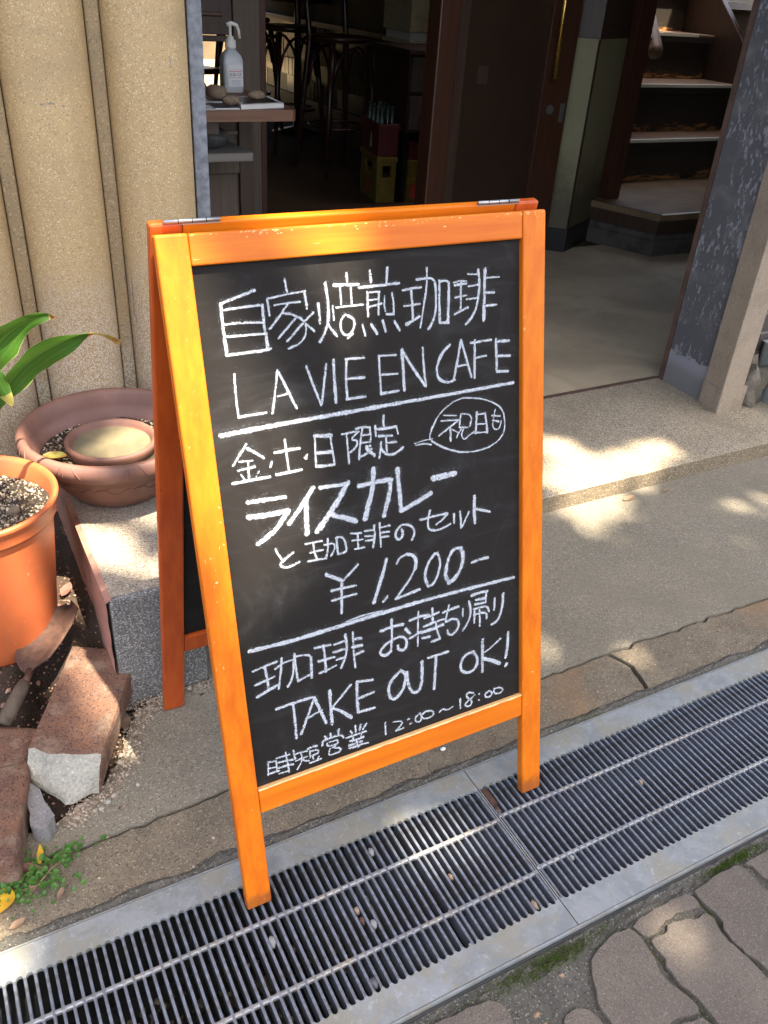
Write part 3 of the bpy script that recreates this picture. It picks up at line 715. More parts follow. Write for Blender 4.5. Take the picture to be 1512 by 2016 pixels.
# ================================================================== FACADE LEFT: fluted terrazzo pilaster
fp = thing('fluted_pilaster', 'tan terrazzo wall of vertical rounded ribs behind the pots, left of the doorway', 'fluted wall', (0.3, 1.9, 0))
YB = 1.864
def lobe(x0, x1, depth=0.074):
    mb = MB(); NN = 18; prof = []
    for i in range(NN + 1):
        t = i / NN
        a = math.pi * t
        x = x0 + (x1 - x0) * (0.5 - 0.5 * math.cos(a)) * 1.0
        prof.append((x, YB - depth * math.sin(a)))
    mb.prism(prof + [(x1, YB + 0.04), (x0, YB + 0.04)], -0.02, 3.2)
    o = mb.build('rib', 'terrazzo', fp, smooth=True)
    o.data.polygons.foreach_set('use_smooth', [abs(p.normal.z) < 0.5 and p.area > 0 for p in o.data.polygons])
for i in range(-12, 2):
    a = 0.3895 + (i - 1) * 0.190 + 0.0
    lobe(a + 0.001, a + 0.162 if i < 1 else 0.5525)
    mb = MB(); mb.box((a - 0.0275, YB - 0.014, -0.02), (a - 0.0005, YB + 0.03, 3.2)); mb.build('fillet', 'fillet', fp, bevel=0.003)
def lobe_y(x):
    for i in range(-12, 2):
        a = 0.3895 + (i - 1) * 0.190; x0, x1 = a + 0.001, (a + 0.162 if i < 1 else 0.5525)
        if x0 < x < x1: return YB - 0.074 * math.sin(math.acos(max(-1, min(1, 1 - 2 * (x - x0) / (x1 - x0)))))
    return YB
for pts_, w_ in (([(0.255, 0.958), (0.275, 0.960), (0.298, 0.955)], 0.0022), ([(0.392, 0.66), (0.397, 0.60), (0.396, 0.54), (0.402, 0.50)], 0.0016), ([(0.50, 1.04), (0.502, 1.02)], 0.0018)):
    mb = MB(); vs = []
    for (x, z) in pts_:
        v_ = len(vs) % 4; horiz = abs(pts_[0][0] - pts_[-1][0]) > abs(pts_[0][1] - pts_[-1][1])
        for s_ in (-1, 1):
            X_, Z_ = (x, z + s_ * w_ / 2) if horiz else (x + s_ * w_ / 2, z)
            vs.append((X_, lobe_y(X_) - 0.0004, Z_))
    mb.add(vs, [(2 * i, 2 * i + 2, 2 * i + 3, 2 * i + 1) for i in range(len(pts_) - 1)])
    mb.build('chalky_scratch', 'stone', fp)
# jamb strip at the doorway edge
o = MB().box((0.5535, 1.846, 0.03), (0.583, 1.96, 2.3)).build('door_jamb', 'jamb', origin=(0.57, 1.9, 0.05), bevel=0.002)
tag(o, 'weathered grey jamb strip between the ribbed wall and the open doorway', 'door jamb')

# ================================================================== RIGHT: peeling post, rendered pilaster, tiles
dp = thing('door_post', 'dark grey door post with peeling paint at the right of the entrance', 'door post', (2.26, 1.86, 0.05))
mb = MB(); mb.box((2.226, 1.775, 0.046), (2.30, 1.9565, 2.4)); mb.build('post_face', 'peel', dp, bevel=0.004)
mb = MB(); mb.box((2.2255, 1.957, 0.046), (2.2995, 1.9755, 2.4)); mb.build('side_strip', 'post_side', dp)
pp = thing('stone_pilaster', 'pale rendered pilaster with bright front edge beside the peeling post', 'pilaster', (2.26, 1.72, 0.05))
mb = MB(); P_ = [(2.204, 1.683), (2.298, 1.679), (2.302, 1.768), (2.212, 1.770)]
mb.prism(jag(P_, 0.0008, 0.02, 3), 0.13, 3.2); mb.build('shaft', 'pil', pp, bevel=0.003)
mb = MB(); P_ = [(2.201, 1.679), (2.312, 1.674), (2.314, 1.769), (2.208, 1.771)]
mb.prism(jag(P_, 0.002, 0.015, 5), 0.046, 0.132); mb.build('base', 'pil', pp, bevel=0.005, segs=3)
o = MB().blob((2.375, 1.74, 0.09), 0.078, 3, 0.42, 0.95, 0.85, 1.1, 4, 0, 0, 2.4).build('rough_base_stone', 'rough_stone', smooth=True, origin=(2.375, 1.74, 0.05))
tag(o, 'rough brown stone lump wedged behind the pilaster foot', 'stone')
mb = MB()
prof = [(2.43, 1.60), (2.50, 1.555), (2.62, 1.56), (2.75, 1.60), (2.75, 1.77), (2.44, 1.77)]
mb.prism(jag(prof, 0.003, 0.02, 2), 0.046, 0.24)
o = mb.build('concrete_base', 'grey_base', bevel=0.03, origin=(2.55, 1.68, 0.05), segs=4)
tag(o, 'smooth grey concrete base against the dark tiles at the right edge', 'concrete base')
tw = thing('tiled_wall', 'wall of dark brown glazed tiles with pale joints at the right edge', 'tiled wall', (3.0, 1.8, 0.05))
mb = MB(); mb.box((2.303, 1.779, 0.04), (5.0, 1.90, 3.2)); mb.build('grout_bed', 'grout', tw)
first = None
for r_ in range(10):
    for c_ in range(12):
        x = 2.312 + c_ * 0.118 - (0.059 if r_ % 2 else 0); z = 0.062 + r_ * 0.0685
        if x < 2.304: x_a = 2.306
        else: x_a = x
        if first is None:
            first = MB().box((x_a, 1.774, z), (x + 0.111, 1.7785, z + 0.062)).build('tile', 'tile', tw, bevel=0.0015)
            fx = (x_a, z)
        elif x < 2.304:
            MB().box((x_a, 1.774, z), (x + 0.111, 1.7785, z + 0.062)).build('tile', 'tile', tw, bevel=0.0015)
        else:
            o = first.copy(); COL.objects.link(o); o.parent = tw; o.location = first.location + Vector((x - fx[0], 0.0006 * math.sin(c_ * 3 + r_), z - fx[1]))

# ================================================================== CAFE BUILDING SHELL
bd = thing('cafe_building', 'cafe building with dark timber interior behind the open doorway', 'building', (1.5, 5.0, 0.05))
def wall(a, b, m='wall', name='wall', T=None):
    return MB().box(a, b).build(name, m, bd)
wall((-2.4, 1.885, 0.0), (0.58, 1.98, 3.2))                    # behind the ribs
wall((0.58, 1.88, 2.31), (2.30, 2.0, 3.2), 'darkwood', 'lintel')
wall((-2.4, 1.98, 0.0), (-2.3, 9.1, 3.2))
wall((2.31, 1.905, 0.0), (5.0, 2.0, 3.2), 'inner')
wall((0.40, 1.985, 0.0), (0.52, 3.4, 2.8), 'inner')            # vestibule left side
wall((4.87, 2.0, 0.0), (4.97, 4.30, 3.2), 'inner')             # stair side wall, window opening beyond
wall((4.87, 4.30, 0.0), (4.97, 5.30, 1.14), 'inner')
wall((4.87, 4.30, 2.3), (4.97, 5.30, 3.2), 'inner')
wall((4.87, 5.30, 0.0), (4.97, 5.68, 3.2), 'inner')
wall((3.36, 5.6, 0.0), (4.86, 5.68, 1.75), 'inner')  # kept low so sky light reaches the nosings from behind
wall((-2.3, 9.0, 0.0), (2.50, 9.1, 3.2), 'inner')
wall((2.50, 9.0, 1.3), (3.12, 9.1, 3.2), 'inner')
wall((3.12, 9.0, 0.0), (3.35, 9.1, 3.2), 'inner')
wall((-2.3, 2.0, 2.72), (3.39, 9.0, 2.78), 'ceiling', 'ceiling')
wall((3.40, 2.0, 2.72), (4.86, 3.80, 2.78), 'ceiling', 'ceiling')
wall((-2.5, 1.70, 3.205), (3.39, 9.2, 3.35), 'street', 'roof')
wall((3.391, 1.70, 3.205), (5.1, 3.72, 3.35), 'street', 'roof')  # ends early: opening above the flight is added to brighten the stairs

# ================================================================== VESTIBULE: end wall with skirting, posts, partition
P_ = [(2.836, 3.475), (2.918, 3.402), (3.262, 3.600), (3.262, 3.72), (2.836, 3.60)]
ew = thing('wall_end', 'grimy pale green wall corner with black skirting beside the stairs', 'wall', (3.0, 3.55, 0.05))
MB().prism(P_, 0.165, 1.005).build('painted_face', 'green_wall', ew)
MB().prism([(x + (0.0), y - 0.004) for x, y in P_], 0.045, 0.163).build('skirting', 'black', ew)
MB().prism([(2.836, 3.472), (2.918, 3.399), (3.266, 3.597), (3.262, 3.72), (2.836, 3.60)], 1.007, 2.72).build('upper_panel', 'darkwood', ew)
MB().box((2.914, 3.3965, 0.165), (2.922, 3.403, 1.004)).build('corner_bead', 'darkwood', ew)
o = MB().box((3.262, 3.545, 0.262), (3.358, 3.64, 2.72)).build('stair_post', 'redwood', origin=(3.31, 3.6, 0.262), bevel=0.004)
tag(o, 'dark red-brown square post standing on the stair landing', 'post')
o = MB().box((2.068, 3.40, 0.05), (2.165, 3.50, 2.72)).build('door_frame_post', 'redwood', origin=(2.11, 3.45, 0.05), bevel=0.006)
tag(o, 'red-brown frame post left of the dark panelled door', 'post')
dr = thing('panel_door', 'dark brown door with a long brass push bar', 'door', (2.5, 3.44, 0.05))
MB().box((2.170, 3.425, 0.052), (2.228, 3.465, 2.5)).build('stile', 'darkwood', dr, bevel=0.003)
MB().box((2.648, 3.418, 0.052), (2.806, 3.468, 2.5)).build('stile', 'redwood', dr, bevel=0.004)
MB().box((2.229, 3.438, 0.052), (2.647, 3.452, 2.5)).build('door_panel', 'glassdark', dr)
MB().box((2.229, 3.425, 0.052), (2.647, 3.466, 0.16)).build('bottom_rail', 'redwood', dr, bevel=0.003)
h = MB().tube([(2.672, 3.375, 0.845), (2.668, 3.375, 1.35)], 0.011, 10).build('push_bar', 'brass', dr, smooth=True)
MB().tube([(2.672, 3.375, 0.90), (2.69, 3.42, 0.90)], 0.006, 8).build('bracket', 'steel', h, smooth=True)
MB().lathe([(0.0, 0), (0.019, 0), (0.021, 0.003), (0.021, 0.006)], (0, 0, 0), 20).build('lock_plate', 'steel', dr).rotation_euler = (R(90), 0, 0)
bpy.data.objects['lock_plate'].location = (2.700 - 2.5, 3.4125 - 3.44, 0.715 - 0.05)
MB().box((2.765, 3.4145, 0.66), (2.790, 3.4175, 0.74)).build('strike_plate', 'steel', dr)
for q, c_ in enumerate(bpy.data.objects['lock_plate'].data.vertices): c_.co = c_.co + Vector((2.5, 3.44, 0.05))
o = MB().box((2.30, 3.4345, 0.815), (2.355, 3.4375, 0.885)).build('notice_card', 'darkwood', origin=(2.33, 3.436, 0.81))
tag(o, 'small pale card stuck on the dark door panel', 'card')

# ================================================================== STAIRCASE
st = thing('staircase', 'black painted stairs with bare worn risers and metal nosings', 'staircase', (3.9, 4.0, 0.05))
LZ = 0.261
land = [(3.146, 3.640), (3.318, 3.186), (4.86, 3.186), (4.86, 3.93), (3.26, 3.93), (3.26, 3.66)]
MB().prism(land, LZ - 0.030, LZ, ).build('landing', 'landing', st, bevel=0.004)
inl = [(3.150, 3.642), (3.322, 3.192), (4.86, 3.192), (4.86, 3.93), (3.264, 3.93), (3.264, 3.665)]
MB().prism(inl, LZ - 0.092, LZ - 0.031).build('fascia', 'darkwood', st)
in2 = [(3.166, 3.650), (3.334, 3.207), (4.86, 3.207), (4.86, 3.93), (3.27, 3.93), (3.27, 3.67)]
MB().prism(in2, 0.128, LZ - 0.093).build('base_upper', 'dark_conc', st)
in3 = [(3.158, 3.645), (3.328, 3.199), (4.86, 3.199), (4.86, 3.93), (3.265, 3.93), (3.265, 3.67)]
MB().prism(in3, 0.045, 0.127).build('base_lower', 'dark_conc', st, bevel=0.003)
MB().box((3.332, 3.180, LZ + 0.0005), (4.4, 3.194, LZ + 0.004)).build('nosing', 'nosing', st)
d_ = Vector((3.146 - 3.318, 3.640 - 3.186)).normalized(); n_ = Vector((-d_.y, d_.x)) * -1
a_ = Vector((3.318, 3.186)); b_ = Vector((3.146, 3.640))
q_ = [a_ - n_ * -0.004, b_ - n_ * -0.004, b_ + n_ * 0.020, a_ + n_ * 0.020]
MB().prism([(v.x, v.y) for v in q_], LZ + 0.0005, LZ + 0.003).build('nosing', 'darkwood', st)
steps = [(3.915, LZ, 0.487), (4.150, 0.487, 0.744), (4.455, 0.744, 0.992), (4.72, 0.992, 1.24), (4.98, 1.24, 1.49), (5.24, 1.49, 1.74)]
XR = [4.74, 4.73, 4.72, 4.72, 4.72, 4.72]
for i, (yr, z0, z1) in enumerate(steps):
    x0, x1 = 3.27, XR[i]
    yn = steps[i + 1][0] if i + 1 < len(steps) else 5.55
    mb = MB()
    vs = [(x0, yr, z0 + 0.0005), (x1, yr, z0 + 0.0005), (x1, yr, z1 - 0.046), (x0, yr, z1 - 0.046), (x0, yr + 0.02, z0 + 0.0005), (x1, yr + 0.02, z0 + 0.0005), (x1, yr + 0.02, z1 - 0.046), (x0, yr + 0.02, z1 - 0.046)]
    mb.add(vs, [(0, 1, 2, 3), (5, 4, 7, 6), (1, 5, 6, 2), (4, 0, 3, 7)])
    r_o = mb.build('riser', 'riser', st)
    uvl = r_o.data.uv_layers.new(name='UVMap')
    for lp in r_o.data.loops:
        v = r_o.data.vertices[lp.vertex_index].co; zz = v.z + 0.05
        uvl.data[lp.index].uv = (v.x, (zz - z0) / (z1 - z0))
    t_o = MB().box((x0, yr - 0.030, z1 - 0.045), (x1, yn, z1)).build('tread', 'riser' if False else 'tread', st, bevel=0.004)
    front = MB().box((x0, yr - 0.0325, z1 - 0.044), (x1, yr - 0.0305, z1 - 0.012))
    f_o = front.build('front_edge', 'riser', t_o)
    uvl = f_o.data.uv_layers.new(name='UVMap')
    for lp in f_o.data.loops: uvl.data[lp.index].uv = (0, 0.30)
    MB().box((x0 if i < 2 else x0 + 0.1, yr - 0.0345, z1 - 0.013), (x1 - (0.14 if i == 2 else 0.01), yr - 0.012, z1 + 0.003)).build('nosing', 'nosing', t_o)
# right stringer following the flight
mb = MB()
def YZ(x, y, z): return (x, y, z)
prof = [(3.93, 0.262), (3.93, 0.70), (4.229, 0.99), (5.5, 2.08), (5.5, 1.5), (4.3, 0.262)]
vs = [(4.742, y, z) for y, z in prof] + [(4.785, y, z) for y, z in prof]; n = len(prof)
mb.add(vs, [tuple(range(n)), tuple(reversed(range(n, 2 * n)))] + [(i, (i + 1) % n, n + (i + 1) % n, n + i) for i in range(n)])
mb.build('stringer', 'darkwood', st, bevel=0.004)
for y_, z_ in ((4.18, 1.06), (4.42, 1.16)):
    pass
wf = thing('stair_window', 'bright window frame beside the upper stairs', 'window', (4.9, 4.8, 1.14))
for a, b in (((4.85, 4.30, 1.141), (4.90, 5.30, 1.18)), ((4.85, 4.30, 1.181), (4.90, 4.34, 2.299)), ((4.85, 5.26, 1.181), (4.90, 5.299, 2.299)), ((4.86, 4.78, 1.181), (4.89, 4.81, 2.299))):
    MB().box(a, b).build('frame_bar', 'white', wf)
hr = thing('handrail', 'worn round handrail ending beside the stair post', 'handrail', (3.84, 4.0, 0.9))
MB().tube([(3.835, 3.985, 0.905), (3.84, 4.0, 0.925), (3.93, 4.16, 1.02), (4.06, 4.40, 1.17), (4.3, 4.85, 1.45)], [0.036, 0.040, 0.038, 0.036, 0.036], 16).build('rail', 'rail_wood', hr, smooth=True)
MB().blob((3.765, 4.02, 1.00), 0.028, 2, 0.05).build('bracket_knob', 'steel', hr, smooth=True)
MB().tube([(3.765, 4.02, 1.00), (3.86, 4.06, 0.975)], 0.01, 8).build('bracket_arm', 'steel', hr, smooth=True)
# ================================================================== INSIDE THE CAFE
pt = thing('partition', 'dark timber partition with a low opening behind the sanitiser bottle', 'partition', (1.0, 4.0, 0.05))
def pw(a, b, m='darkwood', name='board', bev=0.003): return MB().box(a, b).build(name, m, pt, bevel=bev)
pw((0.53, 4.0, 0.05), (1.16, 4.04, 2.7), 'panelwood', 'wall_panel')
pw((1.16, 4.0, 0.93), (1.395, 4.04, 2.7), 'darkwood', 'wall_panel')
pw((1.16, 4.0, 0.05), (1.395, 4.04, 0.70), 'panelwood', 'wall_panel')
pw((1.395, 3.985, 0.05), (1.515, 4.05, 2.7), 'panelwood', 'corner_board')
pw((1.517, 3.99, 0.05), (1.545, 4.045, 2.7), 'redwood', 'edge_trim')
pw((1.10, 3.985, 0.905), (1.394, 3.999, 0.928), 'darkwood', 'moulding')
pw((1.10, 3.985, 0.70), (1.394, 3.999, 0.715), 'darkwood', 'moulding')
pw((0.85, 3.985, 1.00), (1.35, 3.999, 1.015), 'redwood', 'moulding')
# cabinet under and beside the table
cb = thing('sideboard', 'grey-brown panelled sideboard standing under the table', 'sideboard', (1.0, 3.5, 0.05))
def cw(a, b, m='panelwood', name='panel', bev=0.003): return MB().box(a, b).build(name, m, cb, bevel=bev)
cw((0.60, 3.62, 0.05), (1.33, 3.95, 0.69), 'panelwood', 'carcass')
cw((1.02, 3.597, 0.05), (1.07, 3.619, 0.69), 'darkwood', 'stile'); cw((1.27, 3.597, 0.05), (1.33, 3.619, 0.69), 'darkwood', 'stile')
cw((1.071, 3.597, 0.05), (1.269, 3.619, 0.13), 'darkwood', 'rail'); cw((1.071, 3.597, 0.45), (1.269, 3.619, 0.50), 'panelwood', 'rail')
cw((1.071, 3.605, 0.60), (1.269, 3.619, 0.615), 'greywood', 'moulding')
cw((1.071, 3.600, 0.131), (1.269, 3.618, 0.15), 'panelwood', 'moulding')
# table
tb = thing('side_table', 'worn wooden table with rounded corner holding the sanitiser and magazines', 'table', (1.1, 3.4, 0.05))
prof = [(0.60, 3.185), (1.335, 3.185), (1.350, 3.195), (1.357, 3.215), (1.357, 3.78), (1.35, 3.80), (0.60, 3.80)]
MB().prism(prof, 0.712, 0.75).build('tabletop', 'tablewood', tb, bevel=0.008, segs=3)
MB().box((0.9, 3.24, 0.66), (1.07, 3.28, 0.711)).build('apron_rail', 'darkwood', tb, bevel=0.004)
for x_, y_ in ((0.64, 3.22), (0.985, 3.33), (0.64, 3.74), (1.30, 3.74)):
    MB().box((x_, y_, 0.05), (x_ + 0.045, y_ + 0.045, 0.711)).build('leg', 'darkwood', tb)
sh = thing('low_shelf', 'grey wooden shelf board carrying a dark stone, under the table', 'shelf', (1.0, 3.4, 0.3))
MB().box((0.62, 3.33, 0.548), (1.232, 3.40, 0.580)).build('shelf_board', 'greywood', sh, bevel=0.003)
MB().box((0.62, 3.401, 0.549), (1.228, 3.595, 0.579)).build('shelf_board', 'greywood', sh, bevel=0.003)
MB().box((0.99, 3.40, 0.052), (1.03, 3.44, 0.547)).build('support', 'darkwood', sh)
tag(MB().blob((1.115, 3.44, 0.613), 0.05, 2, 0.25, 1.15, 0.8, 0.78, 3).build('dark_stone', 'stone_dark', smooth=True, origin=(1.115, 3.44, 0.58)), 'dark rounded stone resting on the grey lower shelf', 'stone')
# stones and papers on the table
def paper(name, P_, z0, z1, m, label, cat, inner=None, origin=None):
    t = thing(name, label, cat, (P_[0][0], P_[0][1], z0))
    MB().prism(P_, z0, z1).build('pages', 'paper', t)
    if inner: MB().prism(inner, z1 + 0.0004, z1 + 0.001).build('cover_print', m, t)
    return t
def inset(P_, f):
    cx = sum(p[0] for p in P_) / len(P_); cy = sum(p[1] for p in P_) / len(P_)
    return [(cx + (x - cx) * f, cy + (y - cy) * f) for x, y in P_]
A_ = [(1.139, 3.197), (1.322, 3.240), (1.335, 3.43), (1.172, 3.41)]
paper('photo_booklet', A_, 0.7505, 0.766, 'photo', 'thick white-edged photo booklet at the table corner under a stone', 'booklet', inset(A_, 0.8))
A_ = [(1.045, 3.20), (1.136, 3.20), (1.150, 3.30), (1.06, 3.34)]
paper('dark_magazine', A_, 0.7505, 0.755, 'blueprint', 'dark blue printed magazine lying beside the photo booklet', 'magazine', inset(A_, 0.96))
A_ = [(1.06, 3.36), (1.15, 3.36), (1.21, 3.53), (1.10, 3.58)]
paper('open_leaflet', A_, 0.7505, 0.753, 'blueprint', 'open leaflet behind the brown stones on the table', 'leaflet', inset(A_, 0.7))
A_ = [(0.90, 3.19), (1.043, 3.19), (1.055, 3.30), (0.93, 3.36)]
paper('white_leaflet', A_, 0.7505, 0.752, 'photo', 'white leaflet with grey picture nearest the jamb strip', 'leaflet', inset(A_, 0.6))
for (x, y, z, r, sx, sy, sz, sd_, rot, lab) in ((1.125, 3.425, 0.778, 0.034, 1.3, 0.8, 0.85, 2, 2.2, 'tilted brown river stone on the open leaflet, under the opening'), (1.125, 3.262, 0.772, 0.026, 1.5, 0.8, 0.75, 5, 0.3, 'tan oblong stone lying on the dark magazine'),
                                               (1.245, 3.325, 0.783, 0.026, 1.5, 1.0, 0.65, 8, 0.2, 'banded brown stone on top of the photo booklet'), (1.115, 3.60, 0.772, 0.03, 1.0, 1.0, 0.85, 11, 0, 'round olive stone at the back of the table')):
    tag(MB().blob((x, y, z), r, 2, 0.22, sx, sy, sz, sd_, rot).build('river_stone', 'stone_tan', smooth=True, origin=(x, y, z - r * sz)), lab, 'stone', 'stones used as paperweights')
MB().box((1.105, 3.205, 0.7555), (1.125, 3.222, 0.7562)).build('cyan_patch', 'cyan', bpy.data.objects['dark_magazine'])
# sanitiser bottle
bx, by = 1.267, 3.66
bt = thing('sanitiser_bottle', 'translucent square pump bottle of hand sanitiser with white label', 'bottle', (bx, by, 0.75))
def sq(w, d, z, r=0.014, n=5):
    out = []
    for (cx, cy, a0) in ((w - r, d - r, 0), (-w + r, d - r, 90), (-w + r, -d + r, 180), (w - r, -d + r, 270)):
        for q in range(n + 1):
            a = R(a0 + 90 * q / n); out.append((bx + cx + r * math.cos(a), by + cy + r * math.sin(a), 0.75 + z))
    return out
mb = MB(); rings = [sq(0.036, 0.032, 0.0005), sq(0.041, 0.036, 0.006), sq(0.041, 0.036, 0.118), sq(0.036, 0.031, 0.134), sq(0.020, 0.019, 0.152), sq(0.016, 0.016, 0.158)]
n = len(rings[0]); vs = [p for r_ in rings for p in r_]
mb.add(vs, [(i * n + j, i * n + (j + 1) % n, (i + 1) * n + (j + 1) % n, (i + 1) * n + j) for i in range(len(rings) - 1) for j in range(n)] + [tuple(reversed(range(n))), tuple(range((len(rings) - 1) * n, len(rings) * n))])
mb.build('body', 'bottle', bt, smooth=True)
MB().lathe([(0.0205, 0.158), (0.0215, 0.160), (0.0205, 0.186), (0.014, 0.190), (0.012, 0.200), (0.006, 0.202), (0.0055, 0.236)], (bx, by, 0.75), 24).build('pump_collar', 'white', bt, smooth=True)
hd = MB().tube([(bx - 0.014, by, 0.75 + 0.238), (bx + 0.006, by, 0.75 + 0.245), (bx + 0.026, by - 0.004, 0.75 + 0.238), (bx + 0.033, by - 0.006, 0.75 + 0.22), (bx + 0.036, by - 0.007, 0.75 + 0.193)], [0.008, 0.008, 0.0065, 0.006, 0.0055], 12)
hd.build('nozzle', 'white', bt, smooth=True)
LY = by - 0.0372
lb = MB().box((bx - 0.024, LY, 0.775), (bx + 0.036, LY + 0.0008, 0.854)).build('label_sheet', 'label', bt)
def ink(x0, z0, x1, z1, w, m='ink'):
    a = Vector((x0, z0)); b = Vector((x1, z1)); d = (b - a); L_ = max(d.length, 1e-5); d /= L_; nn = Vector((-d.y, d.x)) * w / 2
    q = [a - nn, b - nn, b + nn, a + nn]
    return [(v.x, LY - 0.0004, v.y) for v in q]
mb = MB()
ox, oz, s_ = bx - 0.020, 0.812, 0.0118
strokes = {0: [((0.05, 0.68), (0.85, 0.68)), ((0.85, 0.68), (0.75, 0.05)), ((0.75, 0.05), (0.55, 0.1)), ((0.42, 0.98), (0.38, 0.5)), ((0.38, 0.5), (0.05, 0.02))],
           1: [((0.4, 1.0), (0.55, 0.88)), ((0.1, 0.75), (0.85, 0.75)), ((0.85, 0.75), (0.05, 0.22)), ((0.5, 0.5), (0.5, 0.0)), ((0.62, 0.42), (0.9, 0.22))],
           2: [((0.3, 0.75), (0.05, 0.1)), ((0.55, 0.75), (0.85, 0.1)), ((0.75, 0.95), (0.85, 0.98)), ((0.85, 0.98), (0.88, 0.86)), ((0.88, 0.86), (0.76, 0.86))],
           3: [((0.1, 0.85), (0.8, 0.85)), ((0.8, 0.85), (0.05, 0.05)), ((0.5, 0.45), (0.9, 0.05))]}
for ci, ss in strokes.items():
    for (a, b) in ss:
        mb.add(ink(ox + (ci * 1.08 + a[0]) * s_, oz + a[1] * s_, ox + (ci * 1.08 + b[0]) * s_, oz + b[1] * s_, 0.0016), [(0, 1, 2, 3)])
for r_ in range(5):
    mb.add(ink(bx - 0.014, 0.797 - r_ * 0.0042, bx + 0.030 - 0.004 * (r_ % 3), 0.797 - r_ * 0.0042, 0.0009), [(0, 1, 2, 3)])
mb.build('lettering', 'ink', lb)
mb = MB(); mb.add(ink(bx - 0.021, 0.807, bx + 0.033, 0.807, 0.0014), [(0, 1, 2, 3)]); mb.add(ink(bx - 0.021, 0.829, bx + 0.033, 0.829, 0.0022), [(0, 1, 2, 3)]); mb.add(ink(bx - 0.021, 0.835, bx + 0.033, 0.835, 0.0012), [(0, 1, 2, 3)])
mb.build('red_bands', 'redink', lb)

# bentwood chairs seen through the partition opening
def chair(x, y, rz, label):
    c = thing('bentwood_chair', label, 'chair', (x, y, 0.05), 'chairs in the back room'); c.rotation_euler = (0, 0, rz)
    def b(fn, name):
        mb = MB(); fn(mb); mb.v = [(vx + x, vy + y, vz + 0.05) for vx, vy, vz in mb.v]; return mb.build(name, 'bentwood', c, smooth=True)
    b(lambda m_: m_.lathe([(0.0, 0.44), (0.19, 0.44), (0.20, 0.45), (0.195, 0.465), (0.0, 0.465)], (0, 0, 0), 24), 'seat')
    for sx in (-1, 1):
        b(lambda m_: m_.tube([(sx * 0.15, -0.14, 0.44), (sx * 0.18, -0.18, 0.0)], [0.017, 0.012], 8), 'leg')
        b(lambda m_: m_.tube([(sx * 0.18, 0.18, 0.0), (sx * 0.15, 0.15, 0.44)], [0.012, 0.016], 8), 'leg')
    b(lambda m_: m_.tube([(0.16 * math.cos(R(180 - a)), 0.16 + 0.04 * math.sin(R(a)), 0.44 + 0.42 * math.sin(R(a))) for a in range(0, 181, 15)], 0.014, 8), 'back_hoop')
    return c
chair(1.62, 5.25, 0.5, 'dark bentwood chair just behind the partition opening')
chair(2.12, 6.9, 2.2, 'bentwood chair standing further back in the bright room')

# tiled counter wall along the right of the cafe
cw_ = thing('tiled_counter', 'low inner wall of ivory tiles with dark ledge behind the stools', 'tiled wall', (3.25, 7.0, 0.05))
MB().box((3.215, 4.6, 0.05), (3.35, 8.98, 2.72)).build('wall', 'inner', cw_)
MB().box((3.206, 4.6, 0.26), (3.2145, 8.98, 0.80)).build('grout_bed', 'black', cw_)
MB().box((3.15, 4.6, 0.805), (3.2145, 8.98, 0.84)).build('ledge', 'darkwood', cw_, bevel=0.004)
MB().box((3.19, 4.6, 0.05), (3.2145, 8.98, 0.255)).build('skirting', 'darkwood', cw_)
first = None
for r_ in range(4):
    for c_ in range(55):
        y = 4.62 + c_ * 0.079; z = 0.265 + r_ * 0.134
        if first is None: first = MB().box((3.198, y, z), (3.2055, y + 0.072, z + 0.127)).build('tile', 'ivory_tile', cw_); f0 = (y, z)
        else:
            o = first.copy(); COL.objects.link(o); o.parent = cw_; o.location = first.location + Vector((0, y - f0[0], z - f0[1]))
            o.rotation_euler = (0.0, 0.0, 0.006 * math.sin(c_ * 12.9 + r_ * 4.1))

# bar stools
def stool(x, y, rz, label):
    c = thing('bar_stool', label, 'bar stool', (x, y, 0.05), 'tall bentwood bar stools'); c.rotation_euler = (0, 0, rz)
    def b(fn, name):
        mb = MB(); fn(mb); mb.v = [(vx + x, vy + y, vz + 0.05) for vx, vy, vz in mb.v]; return mb.build(name, 'bentwood', c, smooth=True)
    b(lambda m_: m_.lathe([(0.0, 0.765), (0.17, 0.765), (0.19, 0.775), (0.19, 0.795), (0.18, 0.80), (0.0, 0.795)], (0, 0, 0), 28), 'seat')
    q = [(-1, -1), (1, -1), (1, 1), (-1, 1)]
    for i, (sx, sy) in enumerate(q):
        hi = 1.25 if sy > 0 else 0.765
        pth = [(sx * 0.20, sy * 0.20, 0.0), (sx * 0.165, sy * 0.165, 0.4), (sx * 0.135, sy * 0.135, 0.765)]
        if sy > 0: pth += [(sx * 0.14, sy * 0.17, 0.95), (sx * 0.11, sy * 0.20, 1.28)]
        b(lambda m_: m_.tube(pth, [0.014, 0.019, 0.021, 0.017, 0.015][:len(pth)], 10), 'leg')
        a = Vector((sx, sy)); n2 = Vector(q[(i + 1) % 4])
        mid = (a + n2) / 2
        arc = []
        for t in range(9):
            u = t / 8; w = a.lerp(n2, u); k_ = math.sin(math.pi * u)
            arc.append((w.x * 0.145, w.y * 0.145, 0.50 + 0.235 * k_ ** 0.6))
        b(lambda m_: m_.tube(arc, 0.010, 8), 'curved_brace')
    b(lambda m_: m_.tube([(0.185 * math.cos(R(a)), 0.185 * math.sin(R(a)), 0.28) for a in range(0, 361, 15)], 0.010, 8, 0, False), 'foot_ring')
    return c
stool(2.62, 5.50, 0.12, 'nearest tall bentwood stool, its feet left of the bottle crates')
stool(2.60, 6.28, 0.05, 'middle tall bentwood stool, between the nearest stool and the back')
stool(2.58, 7.10, 0.3, 'farthest tall bentwood stool, beside the bright back opening')
